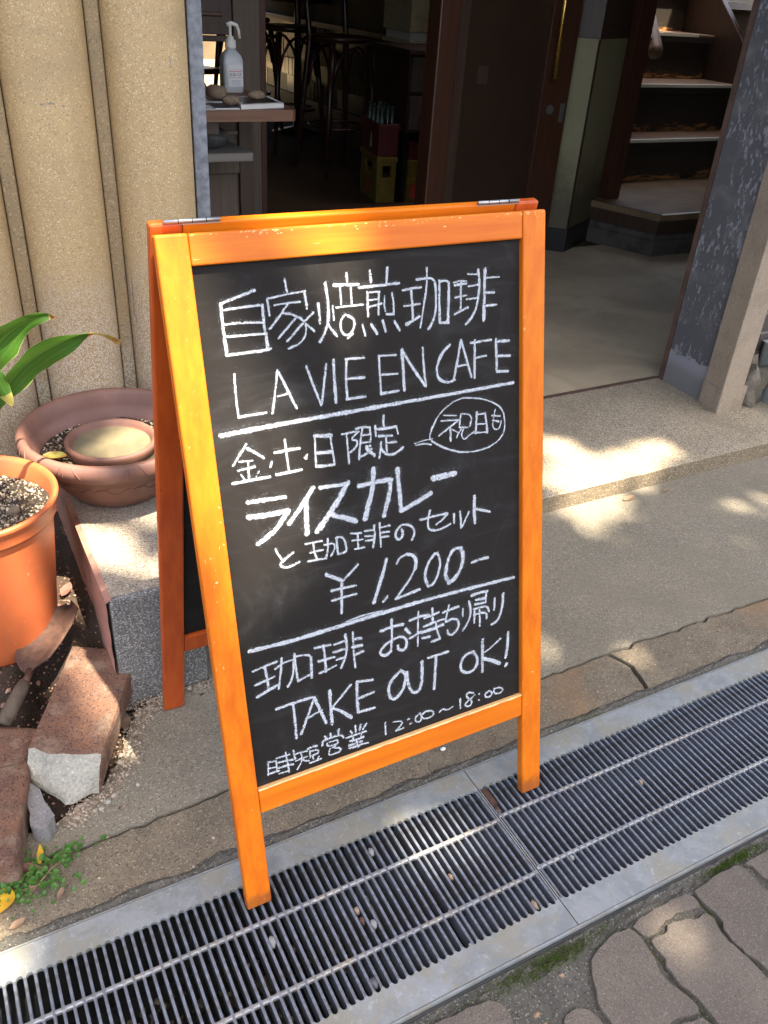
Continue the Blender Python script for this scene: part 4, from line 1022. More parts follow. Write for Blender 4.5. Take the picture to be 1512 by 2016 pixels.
def round_table(x, y, label):
    t = thing('bar_table', label, 'table', (x, y, 0.05), 'small dark tables along the tiled wall')
    MB().lathe([(0, 0.97), (0.26, 0.97), (0.265, 0.985), (0.26, 1.0), (0, 1.0)], (x, y, 0.0), 28).build('tabletop', 'bentwood', t, smooth=False)
    MB().lathe([(0.2, 0.052), (0.2, 0.06), (0.03, 0.10), (0.025, 0.96), (0.06, 0.969)], (x, y, 0), 16).build('pedestal', 'bentwood', t, smooth=True)
round_table(2.95, 6.95, 'small round dark table between the middle and farthest stools')
round_table(2.93, 8.1, 'small round dark table at the far end of the tiled wall')

# cabinet with drawers right of the crates, shelf space below holding crates
dc = thing('drawer_cabinet', 'dark wooden cabinet with drawers above a crate shelf', 'cabinet', (2.85, 4.75, 0.05))
def dw(a, b, m='darkwood', name='panel', par=None, bev=0.003): return MB().box(a, b).build(name, m, par or dc, bevel=bev)
dw((2.602, 4.56, 0.43), (3.18, 4.98, 0.83), 'darkwood', 'carcass')
dw((2.58, 4.53, 0.83), (3.20, 5.0, 0.855), 'darkwood', 'top')
dw((2.602, 4.56, 0.05), (2.628, 4.98, 0.429), 'black', 'side_panel'); dw((3.15, 4.56, 0.05), (3.18, 4.98, 0.429), 'black', 'side_panel')
for z0 in (0.45, 0.645):
    d1 = dw((2.615, 4.545, z0), (2.86, 4.5595, z0 + 0.175), 'panelwood', 'drawer'); dw((2.69, 4.525, z0 + 0.08), (2.75, 4.544, z0 + 0.10), 'black', 'pull', d1)
    d1 = dw((2.88, 4.545, z0), (3.165, 4.5595, z0 + 0.175), 'panelwood', 'drawer'); dw((2.99, 4.525, z0 + 0.08), (3.05, 4.544, z0 + 0.10), 'black', 'pull', d1)
# crates
def crate(x, y, z, w, d, h, rz, m, label, bottles=False, hole=True):
    t = thing('bottle_crate', label, 'crate', (x, y, z), 'beverage crates'); t.rotation_euler = (0, 0, rz)
    def b(mb, name, mm, par=None, bev=0.004):
        mb.v = [(vx + x, vy + y, vz + z) for vx, vy, vz in mb.v]
        o = mb.build(name, mm, par or t, bevel=bev); return o
    w2, d2, th = w / 2, d / 2, 0.012
    mb = MB()
    hy0, hy1 = h * 0.55, h * 0.80
    def side(axis, sgn):
        if axis == 'y':
            yy = sgn * d2; a0, a1 = (yy, yy + th) if sgn < 0 else (yy - th, yy)
            if hole:
                mb.box((-w2, a0, 0), (w2, a1, hy0)); mb.box((-w2, a0, hy1), (w2, a1, h)); mb.box((-w2, a0, hy0), (-w * 0.22, a1, hy1)); mb.box((w * 0.22, a0, hy0), (w2, a1, hy1))
            else: mb.box((-w2, a0, 0), (w2, a1, h))
        else:
            xx = sgn * w2; a0, a1 = (xx, xx + th) if sgn < 0 else (xx - th, xx)
            if hole:
                mb.box((a0, -d2 + th, 0), (a1, d2 - th, hy0)); mb.box((a0, -d2 + th, hy1), (a1, d2 - th, h)); mb.box((a0, -d2 + th, hy0), (a1, -d * 0.2, hy1)); mb.box((a0, d * 0.2, hy0), (a1, d2 - th, hy1))
            else: mb.box((a0, -d2 + th, 0), (a1, d2 - th, h))
    for ax in ('x', 'y'):
        for sg in (-1, 1): side(ax, sg)
    mb.box((-w2 + th, -d2 + th, 0.002), (w2 - th, d2 - th, 0.012))
    b(mb, 'body', m)
    mb = MB()
    for (a, c) in (((-w2 - .005, -d2 - .005), (w2 + .005, -d2)), ((-w2 - .005, d2), (w2 + .005, d2 + .005)), ((-w2 - .005, -d2), (-w2, d2)), ((w2, -d2), (w2 + .005, d2))):
        mb.box((a[0], a[1], h - 0.03), (c[0], c[1], h - 0.002))
    b(mb, 'rim', m)
    return t, b, w2, d2
t1, b1, w2, d2 = crate(2.533, 4.735, 0.051, 0.115, 0.33, 0.255, R(-9.6), 'yellowp', 'yellow bottle crate on the floor, under the red one')
mb = MB(); c0 = -w2 - 0.0012
mb.add([(c0, -0.04, 0.10), (c0, 0.04, 0.10), (c0, 0.014, 0.065), (c0, 0.04, 0.03), (c0, -0.04, 0.03), (c0, -0.014, 0.065)], [(0, 1, 2, 5), (5, 2, 3, 4)])
b1(mb, 'red_emblem', 'redink', bev=0)
t2, b2, w2, d2 = crate(2.533, 4.735, 0.308, 0.12, 0.335, 0.17, R(-9.6), 'red', 'red bottle crate full of green bottles, on the yellow crate', hole=False)
mb = MB(); c0 = -w2 - 0.0012
mb.add([(c0, -0.045, 0.03), (c0, -0.015, 0.03), (c0, -0.02, 0.085), (c0, -0.025, 0.11), (c0, -0.038, 0.11), (c0, -0.04, 0.085)], [(0, 1, 2, 3, 4, 5)])
b2(mb, 'white_emblem', 'paper', bev=0)
first = None
for i in range(2):
    for j in range(4):
        lx, ly = -0.030 + i * 0.060, -0.115 + j * 0.075; cr, sr = math.cos(R(-9.6)), math.sin(R(-9.6))
        X_, Y_ = 2.533 + lx * cr - ly * sr, 4.735 + lx * sr + ly * cr
        if first is None:
            first = tag(MB().lathe([(0.0, 0), (0.023, 0.001), (0.024, 0.01), (0.024, 0.13), (0.012, 0.18), (0.010, 0.235), (0.012, 0.238), (0.0, 0.24)], (X_, Y_, 0.322), 14).build('glass_bottle', 'glass', smooth=True, origin=(X_, Y_, 0.322)), 'empty green glass bottle standing in the red crate', 'bottle', 'glass bottles in the red crate')
        else:
            o = first.copy(); COL.objects.link(o); o.location = (X_, Y_, 0.322)
t3, b3, w2, d2 = crate(2.76, 4.70, 0.051, 0.22, 0.26, 0.13, 0.0, 'yellowp', 'lower yellow crate on the floor inside the cabinet shelf', hole=False)
b3(MB().box((-0.09, -d2 - 0.003, 0.02), (0.0, -d2 - 0.0006, 0.10)), 'red_print', 'redink', bev=0)
crate(2.76, 4.70, 0.183, 0.22, 0.26, 0.10, 0.0, 'yellowp', 'upper yellow crate inside the cabinet shelf', hole=False)
crate(2.76, 4.70, 0.285, 0.22, 0.26, 0.10, 0.0, 'red', 'small red crate topmost inside the cabinet shelf', hole=False)
# wall unit
wu = thing('wall_unit', 'cream metal wall unit with a dark slot hanging above the cabinet', 'wall unit', (3.0, 5.2, 0.85))
MB().box((2.87, 5.05, 0.905), (3.2, 5.40, 1.5)).build('casing', 'cream', wu, bevel=0.008)
MB().box((2.87, 5.05, 0.84), (3.2, 5.40, 0.86)).build('bottom_lip', 'cream', wu, bevel=0.003)
MB().box((2.89, 5.08, 0.861), (3.2, 5.39, 0.904)).build('slot', 'white', wu)

# ================================================================== THE CHALKBOARD SIGN
sg = thing('chalkboard_sign', 'orange-varnished A-frame chalkboard sign with the cafe menu in white chalk', 'sandwich board', (0.5, 0.95, 0))
AV = Vector((0, 0.2438, 0.9698)); NV = Vector((0, -0.9698, 0.2438)); OV = Vector((0, 0.722, 0))
def TF(u, v, w): return tuple(OV + Vector((u, 0, 0)) + AV * v + NV * w)
BV = Vector((0, -0.2045, 0.9789)); BN = Vector((0, -0.9789, -0.2045)); OB = Vector((0, 1.1725, 0))     # back frame, inner face
def TB(u, v, w): return tuple(OB + Vector((u, 0, 0)) + BV * v + BN * w)
UL, UR, SW, TH = 0.236, 0.779, 0.0385, 0.0165
def part(a, b, m, T, name, bev=0.0022, segs=3): return MB().box(a, b, 0, T).build(name, m, sg, bevel=bev, segs=segs)
part((UL, 0.0047, -TH), (UL + SW, 0.968, 0), 'sign_v', TF, 'stile', 0.003)
part((UR - SW, 0.0047, -TH), (UR, 0.968, 0), 'sign_v', TF, 'stile', 0.003)
part((UL + SW + .0004, 0.9315, -TH + .001), (UR - SW - .0004, 0.9675, -0.0012), 'sign_h', TF, 'rail', 0.0025)
part((UL + SW + .0004, 0.165, -TH + .001), (UR - SW - .0004, 0.2055, -0.0012), 'sign_h', TF, 'rail', 0.0025)
part((UL + SW + .0006, 0.2058, -TH + .004), (UR - SW - .0006, 0.9312, -0.0095), 'board', TF, 'blackboard', 0)
# worn pale edge of the lower rail
mb = MB(); pts = []
n = 60
for i in range(n + 1):
    u = UL + SW + .001 + (UR - UL - 2 * SW - .002) * i / n
    w0 = -0.0016 - 0.0012 * (0.5 + noise.noise(Vector((u * 40, 1, 1)))) ; vlow = 0.2052 - 0.0016 * max(0, 0.4 + noise.noise(Vector((u * 55, 7, 1))))
    pts.append((TF(u, vlow, -0.00095), TF(u, 0.20595, w0), TF(u, 0.20595, -0.0085)))
vs = [q for p in pts for q in p]
mb.add(vs, [(i * 3, i * 3 + 3, i * 3 + 4, i * 3 + 1) for i in range(n)] + [(i * 3 + 1, i * 3 + 4, i * 3 + 5, i * 3 + 2) for i in range(n)])
mb.build('worn_edge', 'worn', sg)
# chips along the top edges
mb = MB()
for i in range(70):
    u = random.choice([random.uniform(0.34, 0.40), random.uniform(0.48, 0.66), random.uniform(0.735, 0.778), random.uniform(0.25, 0.76)])
    L_ = random.uniform(0.001, 0.006); v = 0.9672 - abs(random.gauss(0, 0.0035)); h_ = random.uniform(0.0004, 0.0011)
    w = 0.00012 if (u > UR - SW or u < UL + SW) else -0.00108
    if v > 0.9655: v = 0.9655
    if v > 0.9655 - 0.0: pass
    mb.add([TF(u, v - h_, w), TF(u + L_ * .6, v - h_ * .8, w), TF(u + L_, v, w), TF(u + L_ * .3, v + h_ * .6, w)], [(0, 1, 2, 3)])
mb.build('varnish_chips', 'worn', sg)
# back frame, slightly thinner stock
TH = 0.0135
def TBk(a, b, m, name, bev=0.0022): return MB().box(a, b, 0, TB).build(name, m, sg, bevel=bev, segs=2)
TBk((UL, 0.0, -TH), (UL + SW, 0.966, 0), 'sign_shaded', 'back_stile', 0.003)
TBk((UR - SW, 0.0, -TH), (UR, 0.966, 0), 'sign_shaded', 'back_stile', 0.003)
TBk((UL + SW + .0004, 0.929, -TH + .001), (UR - SW - .0004, 0.9655, -0.001), 'sign_h', 'back_rail')
TBk((UL + SW + .0004, 0.165, -TH + .001), (UR - SW - .0004, 0.2055, -0.001), 'sign_shaded', 'back_rail')
TBk((UL + SW + .0006, 0.2058, -TH + .004), (UR - SW - .0006, 0.9288, -0.008), 'board', 'back_blackboard', 0)
for (ua, ub) in ((0.252, 0.318), (0.676, 0.742)):
    yc, zc = 0.9755, 0.9475
    h_ = MB().tube([(ua, yc - 0.001, zc + 0.0005), (ub, yc - 0.001, zc + 0.0005)], 0.0026, 12).build('hinge', 'steel', sg, smooth=True)
    for q in range(1, 4):
        x_ = ua + (ub - ua) * q / 4
        MB().tube([(x_ - 0.0004, yc - 0.001, zc + 0.0005), (x_ + 0.0004, yc - 0.001, zc + 0.0005)], 0.0029, 12).build('knuckle_gap', 'black', h_, smooth=True)
    MB().box((ua, yc + 0.001, zc - 0.0045), (ub, yc + 0.012, zc - 0.0030), 0).build('hinge_leaf', 'steel', h_)

CHALK = {
 'title': "3.9:3054,8861;3496,8979 4.9:3056,8860;3053,8702;3054,8512;3065,8257 3.7:3050,8783;3271,8792;3579,8800 4.5:3572,8797;3571,8611;3579,8439;3592,8253 3.4:3080,8616;3313,8615;3575,8586 3.5:3081,8471;3334,8462;3593,8450 4.3:3054,8253;3310,8251;3532,8250;3626,8264 3.3:3892,9066;3900,8964;3911,8909 3:3643,8856;3655,8662 2.8:3644,8862;3890,8893;4153,8907 3.9:4138,8894;4147,8807;4153,8697 2.5:3727,8778;3906,8788;4073,8784 3.3:3898,8771;3770,8626;3638,8500 3.6:3828,8669;3946,8650;4048,8590;4099,8548 3.3:3987,8591;3877,8492;3742,8377 3.6:4082,8519;3964,8420;3853,8327 3.1:4117,8521;4119,8402;4063,8308;3976,8262;3858,8235 3.1:4237,8639;4105,8541 3.7:4123,8514;4230,8408 4.4:4308,8737;4315,8630;4315,8499 4.8:4425,8977;4441,8841;4449,8679;4426,8494;4374,8373;4295,8268 2.7:4506,8692;4510,8516 4.3:4424,8469;4474,8387;4539,8316 3.2:4726,9074;4732,8969 4.5:4540,8943;4729,8932;4885,8924 2.9:4625,8904;4626,8699 3.2:4776,8890;4775,8684 2.9:4553,8666;4738,8669;4939,8668 3.8:4673,8568;4599,8500;4593,8374;4652,8303;4740,8318;4798,8415;4790,8505;4700,8553 3.5:4762,8316;4686,8267 3.8:5059,9074;5068,8934 4.1:5313,9095;5291,8908 4.4:4891,8881;5175,8884;5472,8886 3.5:5007,8820;4999,8662;4996,8509 2.7:5009,8813;5184,8803 3.6:5172,8792;5162,8646;5151,8519 3:5010,8712;5171,8712 3.3:5004,8624;5204,8655 2.8:5254,8739;5241,8638;5254,8547 3.6:5363,8768;5383,8637;5375,8508 3.6:5375,8502;5270,8509 3.9:4908,8409;4940,8270 4.5:5037,8402;5114,8276 3.9:5206,8435;5242,8288 4.3:5381,8403;5454,8283 3.7:5527,8791;5664,8804;5803,8805 4.2:5649,8793;5661,8662;5661,8413 3.1:5534,8586;5778,8592 4.6:5557,8345;5675,8391;5762,8428 3.1:5903,9047;5900,8913;5877,8733;5830,8540;5771,8281 3.8:5738,8907;5885,8914;5993,8905;6029,8810;6030,8626;6015,8442;5963,8327;5896,8247 4.1:6089,8864;6080,8621;6076,8328 3.5:6086,8855;6204,8858;6243,8818 5:6240,8818;6228,8607;6207,8314 3.9:6075,8312;6218,8296 2.6:6315,8818;6420,8835;6525,8819 4.1:6330,8781;6516,8793 3.5:6429,8808;6425,8642;6418,8454 3:6333,8621;6513,8636 3.6:6319,8399;6533,8470 2.4:6536,8911;6691,8896 2.7:6548,8748;6705,8757 3:6519,8579;6685,8583 4.2:6713,8956;6733,8801;6718,8601;6656,8403;6571,8302;6495,8244 5.5:6826,8954;6816,8754;6805,8524;6794,8264 2.7:6847,8838;7057,8830 3.7:6819,8638;6970,8631 4:6799,8463;7011,8460",
 'name': "3.1:3125,8012;3113,7750;3115,7473 3.5:3115,7473;3304,7478;3484,7476 3.8:3680,7983;3642,7777;3566,7455 4.6:3695,7967;3781,7757;3895,7470 2.8:3644,7657;3829,7675 3.9:4079,7982;4152,7731;4245,7457 3.9:4357,7972;4305,7736;4252,7470 5.1:4461,8012;4454,7742;4455,7461 4:4648,8001;4616,7747;4623,7483 3.5:4633,8003;4904,7987 4.1:4628,7745;4887,7731 3.8:4607,7477;4884,7472 3.5:5121,7987;5120,7732;5123,7473 3.3:5120,7982;5380,7963 3.6:5120,7732;5388,7710 4.6:5123,7473;5392,7476 5.4:5473,8021;5477,7740;5482,7468 4.6:5478,8006;5633,7747;5818,7477 4:5795,8009;5797,7754;5825,7477 4.7:6224,7994;6085,7888;5994,7699;6022,7550;6156,7473;6294,7498 4.1:6412,8034;6354,7796;6277,7515 4.5:6412,8034;6491,7779;6572,7503 3.5:6333,7683;6524,7687 4.8:6639,8007;6630,7761;6624,7481 3.9:6569,7978;6916,7983 3.6:6630,7761;6831,7770 5.3:6994,7980;7003,7743;7008,7518 4.9:7005,7949;7221,7935 4.7:7010,7742;7238,7719 4.7:7008,7518;7201,7501",
 'rule one': "7.7:2863,7279;3592,7296 6.7:3592,7296;4472,7302;5415,7306 5.5:5415,7306;6427,7309;7293,7318",
 'days': "3.5:3178,7120;3086,7010;2974,6872 4.2:3180,7064;3277,6991;3389,6898 2.9:3058,6907;3233,6890 3.2:3174,6874;3166,6755;3166,6657 3.5:3028,6794;3142,6800;3256,6805 2.6:3061,6735;3102,6670 1.9:3306,6736;3257,6664 4.2:2938,6638;3172,6640;3444,6635 3.3:3489,6831;3465,6762 3.6:3695,7085;3700,6897;3709,6682 4.6:3542,6939;3718,6943;3887,6937 4.7:3536,6642;3705,6645;3885,6645 3.4:3980,6830;3958,6784 2.4:3939,6801;3975,6778 3.4:4113,7069;4103,6857;4098,6641 6.1:4113,7061;4346,7032 3.4:4337,7030;4347,6829;4369,6623 5.5:4118,6829;4336,6806 4.8:4102,6649;4242,6631;4357,6626",
 'limited': "3.5:4504,7018;4630,7022;4756,7017 3.5:4574,6998;4576,6788;4580,6600 3.1:4737,7003;4622,6923;4738,6894;4695,6800;4600,6741 3.8:4713,7057;4796,7069;4922,7047 4.2:4813,7049;4763,6856;4732,6632 2.8:4921,7031;4935,6910;4911,6830 3.2:4797,6951;4925,6946 3.5:4789,6848;4918,6845 3.9:4739,6648;4862,6693;4930,6741 5.3:4914,6786;4839,6774;4899,6695 4.6:4850,6789;4934,6672;4969,6639 3.9:5143,7171;5128,7081;5142,7002 3.9:5005,7050;5009,6906 4.3:5011,6999;5178,6988;5329,6988 2.5:5329,6988;5352,6881 4:5051,6899;5256,6872 3.6:5162,6871;5163,6664 3.6:5166,6785;5317,6772 3.6:5083,6808;5041,6591 4.7:5077,6714;5138,6626;5250,6596;5348,6631;5417,6674",
 'bubble': "2.2:5854,6708;5858,6800;5902,6895 3.3:5864,6799;5914,6893;5975,6994 2:5975,6994;6060,7082;6179,7155;6298,7203;6417,7220 2.5:6417,7220;6595,7198;6776,7151;6935,7080;7046,7005 2.8:7046,7005;7114,6916;7138,6795;7138,6667 2.6:7138,6667;7112,6575;7016,6484;6864,6424 2.8:6864,6424;6702,6400;6517,6406;6348,6437 3.3:6348,6437;6181,6499;6042,6571;5927,6654;5882,6683 1.7:5901,6715;5756,6715;5606,6692 2.6:5628,6666;5743,6671;5874,6634",
 'holiday': "2:6093,7021;6309,6983 2.4:6049,6947;6172,6937;6343,6916 2.9:6343,6912;6192,6836;6007,6738 4.2:6198,6825;6201,6741;6198,6632 1.8:6226,6794;6332,6729 2.9:6381,6980;6360,6891;6352,6809 2.7:6381,6996;6518,6971;6565,6904 3.2:6559,6900;6532,6800 2.7:6346,6805;6502,6782 2.5:6381,6773;6331,6719;6300,6662 2.7:6417,6767;6379,6700;6401,6634;6437,6612;6498,6648;6597,6700 4.1:6651,6978;6643,6844;6627,6668 3:6663,6945;6785,6936 4.6:6797,6934;6814,6816;6830,6644 2.5:6660,6800;6795,6786 3.2:6633,6678;6830,6655 2.3:6971,6968;6951,6889;6925,6777;6936,6690;7005,6657;7062,6701;7075,6784 3.2:6914,6886;7057,6859 3.9:6926,6814;7031,6781",
 'rice curry': "6.8:3106,6349;3348,6338;3622,6318 9.2:3098,6150;3353,6122;3647,6122 8.2:3629,6097;3479,5924;3336,5824;3183,5756 8.3:4029,6365;3860,6165;3643,5940 8.4:3913,6183;3891,5950;3881,5736 6.6:4125,6345;4333,6332;4550,6318 9.8:4536,6336;4342,6062;4034,5736 8.8:4284,5923;4620,5756 8.9:4936,6452;4920,6214;4829,5957;4766,5755 8.2:4704,6251;4962,6260;5208,6247 8.3:5192,6251;5181,6068;5061,5736 8.4:5315,6379;5325,6070;5341,5753 7.9:5341,5753;5539,5806;5838,5917 10.2:5882,6129;6253,6135",
 'and set': "3.3:3414,5626;3453,5524;3508,5422 3.9:3660,5518;3521,5441;3464,5411;3469,5355;3553,5322;3642,5333;3734,5361 3.6:3844,5595;4091,5587 3.6:3958,5568;3965,5443;3999,5322 3.4:3899,5455;4090,5453 3.6:3861,5334;4113,5321 3.6:4177,5594;4171,5460;4131,5316 3.6:4119,5518;4267,5510;4279,5434;4206,5334 4.1:4307,5585;4310,5336 3.7:4307,5585;4410,5573;4455,5392;4426,5330;4322,5333 3.7:4528,5590;4691,5564 3.5:4631,5555;4628,5350 3.3:4543,5480;4707,5464 3.5:4576,5344;4723,5339 3.3:4744,5579;4893,5563 3.3:4746,5501;4887,5472 3.3:4752,5424;4884,5416 3.8:4898,5630;4899,5469;4859,5299 3.8:4983,5645;4985,5495;4985,5287 3.6:5002,5572;5148,5573 3.8:4997,5493;5131,5485 3.6:4993,5429;5115,5414 4.3:5328,5474;5360,5385;5281,5310;5223,5371;5235,5461;5318,5535;5418,5535;5515,5467;5548,5365;5492,5272 4:5644,5543;5874,5550;6108,5546 3.7:5815,5657;5771,5526;5765,5386;5840,5333;5969,5315;6154,5369 3.5:6107,5534;6013,5460;5908,5413 4.1:6217,5510;6220,5366 4.1:6323,5523;6336,5412;6337,5267 3.6:6482,5488;6421,5381;6351,5271 5.1:6584,5717;6571,5493;6586,5283 4.7:6612,5503;6856,5411",
 'price': "6.7:4112,5073;4233,4993;4337,4926 4:4606,5103;4482,5006;4355,4911 5.2:4336,4916;4318,4693;4297,4427 4.4:4169,4809;4347,4805;4547,4791 4.4:4166,4655;4356,4662;4548,4660 6.6:5059,5069;4995,4874;4896,4637;4815,4444 6.3:5023,4469;4978,4430 2.9:4960,4415;5045,4494 4.1:5220,4958;5278,5044;5396,5066 6.8:5396,5066;5501,5030;5550,4926;5522,4800 4.2:5522,4800;5417,4642;5281,4513;5179,4406 5.6:5179,4406;5363,4428;5582,4453 6.5:5705,4733;5678,4615;5737,4463 5.1:5868,4960;5777,4880;5706,4753 5.2:5737,4463;5827,4471;5923,4635;5963,4813;5912,4959 7.5:6060,4705;6032,4565;6096,4421 5.7:6060,4705;6134,4895;6226,4966;6327,4941 7.6:6327,4941;6369,4774;6318,4597;6211,4476;6096,4421 5.4:6516,4653;6657,4671;6810,4665",
 'rule two': "7.4:2895,4243;3544,4216 7.2:3544,4216;4487,4235;5494,4251 6.5:5494,4251;6387,4237;7297,4203 2.9:4360,4271;4654,4297;4950,4278",
 'coffee takeout': "4.1:2907,3924;3069,3950;3263,3968 4.9:3075,3949;3094,3782;3099,3592 3.9:2913,3702;3057,3727;3203,3747 4.9:2922,3510;3077,3559;3225,3597 3.9:3335,3998;3311,3819;3244,3536 3.6:3227,3859;3340,3917;3492,3922 4:3502,3892;3495,3759;3449,3611;3383,3524 4.5:3526,4005;3525,3803;3547,3558 4:3547,3958;3724,3936;3777,3872 5.3:3767,3862;3763,3727;3754,3551 4:3560,3567;3720,3604 4.5:3840,4001;3963,3990;4088,3979 4.6:3971,4002;3984,3848;3981,3573 4.6:3879,3772;4011,3771;4130,3768 3.8:3875,3580;4009,3592;4145,3624 4.6:4146,3961;4307,3973 4.9:4123,3845;4297,3846 3.6:4159,3710;4287,3711 4.7:4322,4072;4344,3928;4316,3730;4221,3558 3.6:4447,4075;4437,3803;4448,3492 5:4461,3954;4576,3940 5.6:4425,3834;4575,3823 4.7:4456,3699;4589,3721",
 'to go': "5.4:4895,3954;5062,3975;5276,3959 4.8:5088,4092;5087,3912;5065,3698;5047,3576 5.5:5047,3576;4939,3522;4864,3586;4884,3659;4983,3723;5130,3773;5242,3771;5320,3700;5322,3587;5261,3518;5167,3571;5170,3634 5.5:5312,3869;5389,3775 3.3:5547,4093;5523,3847;5511,3521 5.2:5391,3988;5563,4009;5727,3986 4.3:5376,3691;5584,3749 4.3:5789,4080;5788,3865 4.3:5643,3955;5776,3964;5902,3984 4.6:5629,3816;5821,3839;5989,3839 6.3:5583,3733;5766,3727;5969,3756 3.7:5837,3835;5850,3718;5902,3540 5:5902,3532;5758,3519 5.7:5595,3630;5720,3619 5:5976,3955;6129,3976;6258,3980 3.3:6084,4052;6033,3875;6013,3784 4.8:6021,3789;6158,3806;6251,3747;6248,3617;6132,3520;6056,3559;6042,3629 3.7:6334,3918;6327,3790 4.5:6448,4015;6488,3842;6441,3676;6324,3545 5.8:6502,4097;6634,4110;6792,4100 4.5:6774,4096;6757,3930 5.2:6579,4004;6755,3988 4.5:6560,3928;6754,3915 4.2:6532,3854;6664,3858;6788,3839;6819,3740 3.8:6549,3825;6536,3615 3.8:6530,3756;6680,3755 3.8:6637,3824;6641,3534 4.5:6662,3760;6777,3719;6771,3630 4.2:6929,3932;6916,3729 5.3:7091,3970;7084,3790;7028,3605;6964,3515;6864,3494",
 'take out ok': "5.5:3177,3225;3449,3236;3731,3233 4.9:3432,3225;3437,2954;3430,2648 4.6:3761,3212;3642,2948;3507,2688 5.6:3761,3212;3824,3020;3913,2730 3.7:3607,2910;3868,2970 6.1:4011,3245;4003,2957;4007,2678 4.1:4354,3232;4187,3082;4022,2950 6.2:4029,2948;4183,2824;4322,2676 5.8:4454,3249;4435,2980;4444,2724 5.2:4454,3243;4713,3198 5.2:4444,2959;4716,2981 5.3:4444,2724;4716,2713 6.1:5196,3196;5033,3092;4955,2942;4996,2750;5119,2744;5252,2913;5280,3116;5196,3196 6.6:5291,3130;5306,2930;5368,2748;5493,2723;5555,2883;5570,3233 5.1:5680,3262;5880,3260;6045,3261 6.3:5824,3242;5794,2947;5766,2685 6.1:6511,3109;6359,3109;6261,2977;6276,2826;6426,2748;6563,2807;6593,2981;6511,3109 6.2:6691,3271;6682,2989;6677,2695 3.5:7037,3192;6898,3106;6722,3032 7.8:6720,2922;6856,2842;7013,2744 5.9:7183,3257;7174,3021;7133,2810 6:7153,2692;7132,2653",
 'hours': "3.1:2968,2417;2946,2195 3.1:2961,2413;3090,2388 3.2:3084,2390;3087,2229 2.9:2955,2304;3062,2287 3.7:2951,2212;3116,2204 3.4:3093,2425;3196,2423;3299,2415 3.7:3097,2347;3221,2330;3353,2310 4.2:3093,2258;3213,2249;3339,2231 3.2:3241,2469;3254,2304;3264,2119 2.7:3111,2154;3261,2146 3.7:3364,2460;3365,2376;3382,2305 3.4:3366,2382;3471,2386;3575,2366 3:3384,2266;3473,2276;3561,2274 3.2:3471,2386;3486,2290;3466,2207;3393,2119 3.5:3494,2248;3537,2208;3583,2194 4:3585,2401;3662,2404;3733,2402 3.5:3615,2350;3611,2241 3:3615,2344;3751,2331;3743,2275 3.3:3618,2252;3685,2265;3739,2270 3:3647,2234;3661,2196 3:3746,2208;3724,2158 3.3:3597,2149;3699,2148;3783,2154 4.5:3832,2442;3817,2370 3.5:3868,2513;3894,2464 4.3:3960,2524;3968,2475 4.1:4101,2549;4087,2476 4.1:3857,2446;3990,2454;4136,2445;4167,2381 2.8:3930,2386;4063,2381 3.8:3893,2380;3895,2334;3978,2309;4070,2313;4069,2372 3.1:4038,2292;3975,2271 3.3:3939,2271;3909,2204;3917,2161;4015,2157;4095,2159;4112,2218;4010,2257 3.9:4290,2447;4311,2400 3.9:4375,2513;4374,2409 4.7:4461,2495;4443,2416 3.6:4560,2485;4492,2405 3.9:4214,2353;4389,2357;4545,2352 3.1:4321,2323;4323,2277 2.1:4462,2330;4452,2287 4.7:4271,2276;4382,2261;4495,2271 4.9:4247,2206;4365,2208;4465,2203 5.7:4249,2159;4361,2149;4411,2144 3.9:4382,2261;4374,2158 3.7:4386,2153;4474,2153;4568,2137",
 'clock times': "3.3:4878,2381;4874,2170 3.1:5011,2345;5164,2314;5176,2263;5052,2171 3.4:5052,2171;5187,2176 3.4:5268,2300;5299,2302 3.4:5309,2200;5333,2203 3.4:5497,2332;5404,2288;5406,2210;5490,2171;5525,2260;5497,2332 3.5:5711,2302;5574,2335;5510,2266;5568,2198;5707,2195;5756,2249;5696,2307 2.9:5848,2228;5912,2268;5989,2210;6101,2242 3.6:6241,2334;6242,2161 3.6:6499,2355;6393,2407;6344,2346;6470,2223;6442,2138;6339,2158;6334,2223;6455,2276;6521,2316 3.6:6602,2304;6609,2296 3.6:6594,2196;6607,2185 3.7:6800,2294;6717,2265;6732,2190;6831,2178;6865,2246;6800,2294 3.7:6899,2298;7000,2296;7083,2236;7032,2173;6915,2197;6892,2269",
}

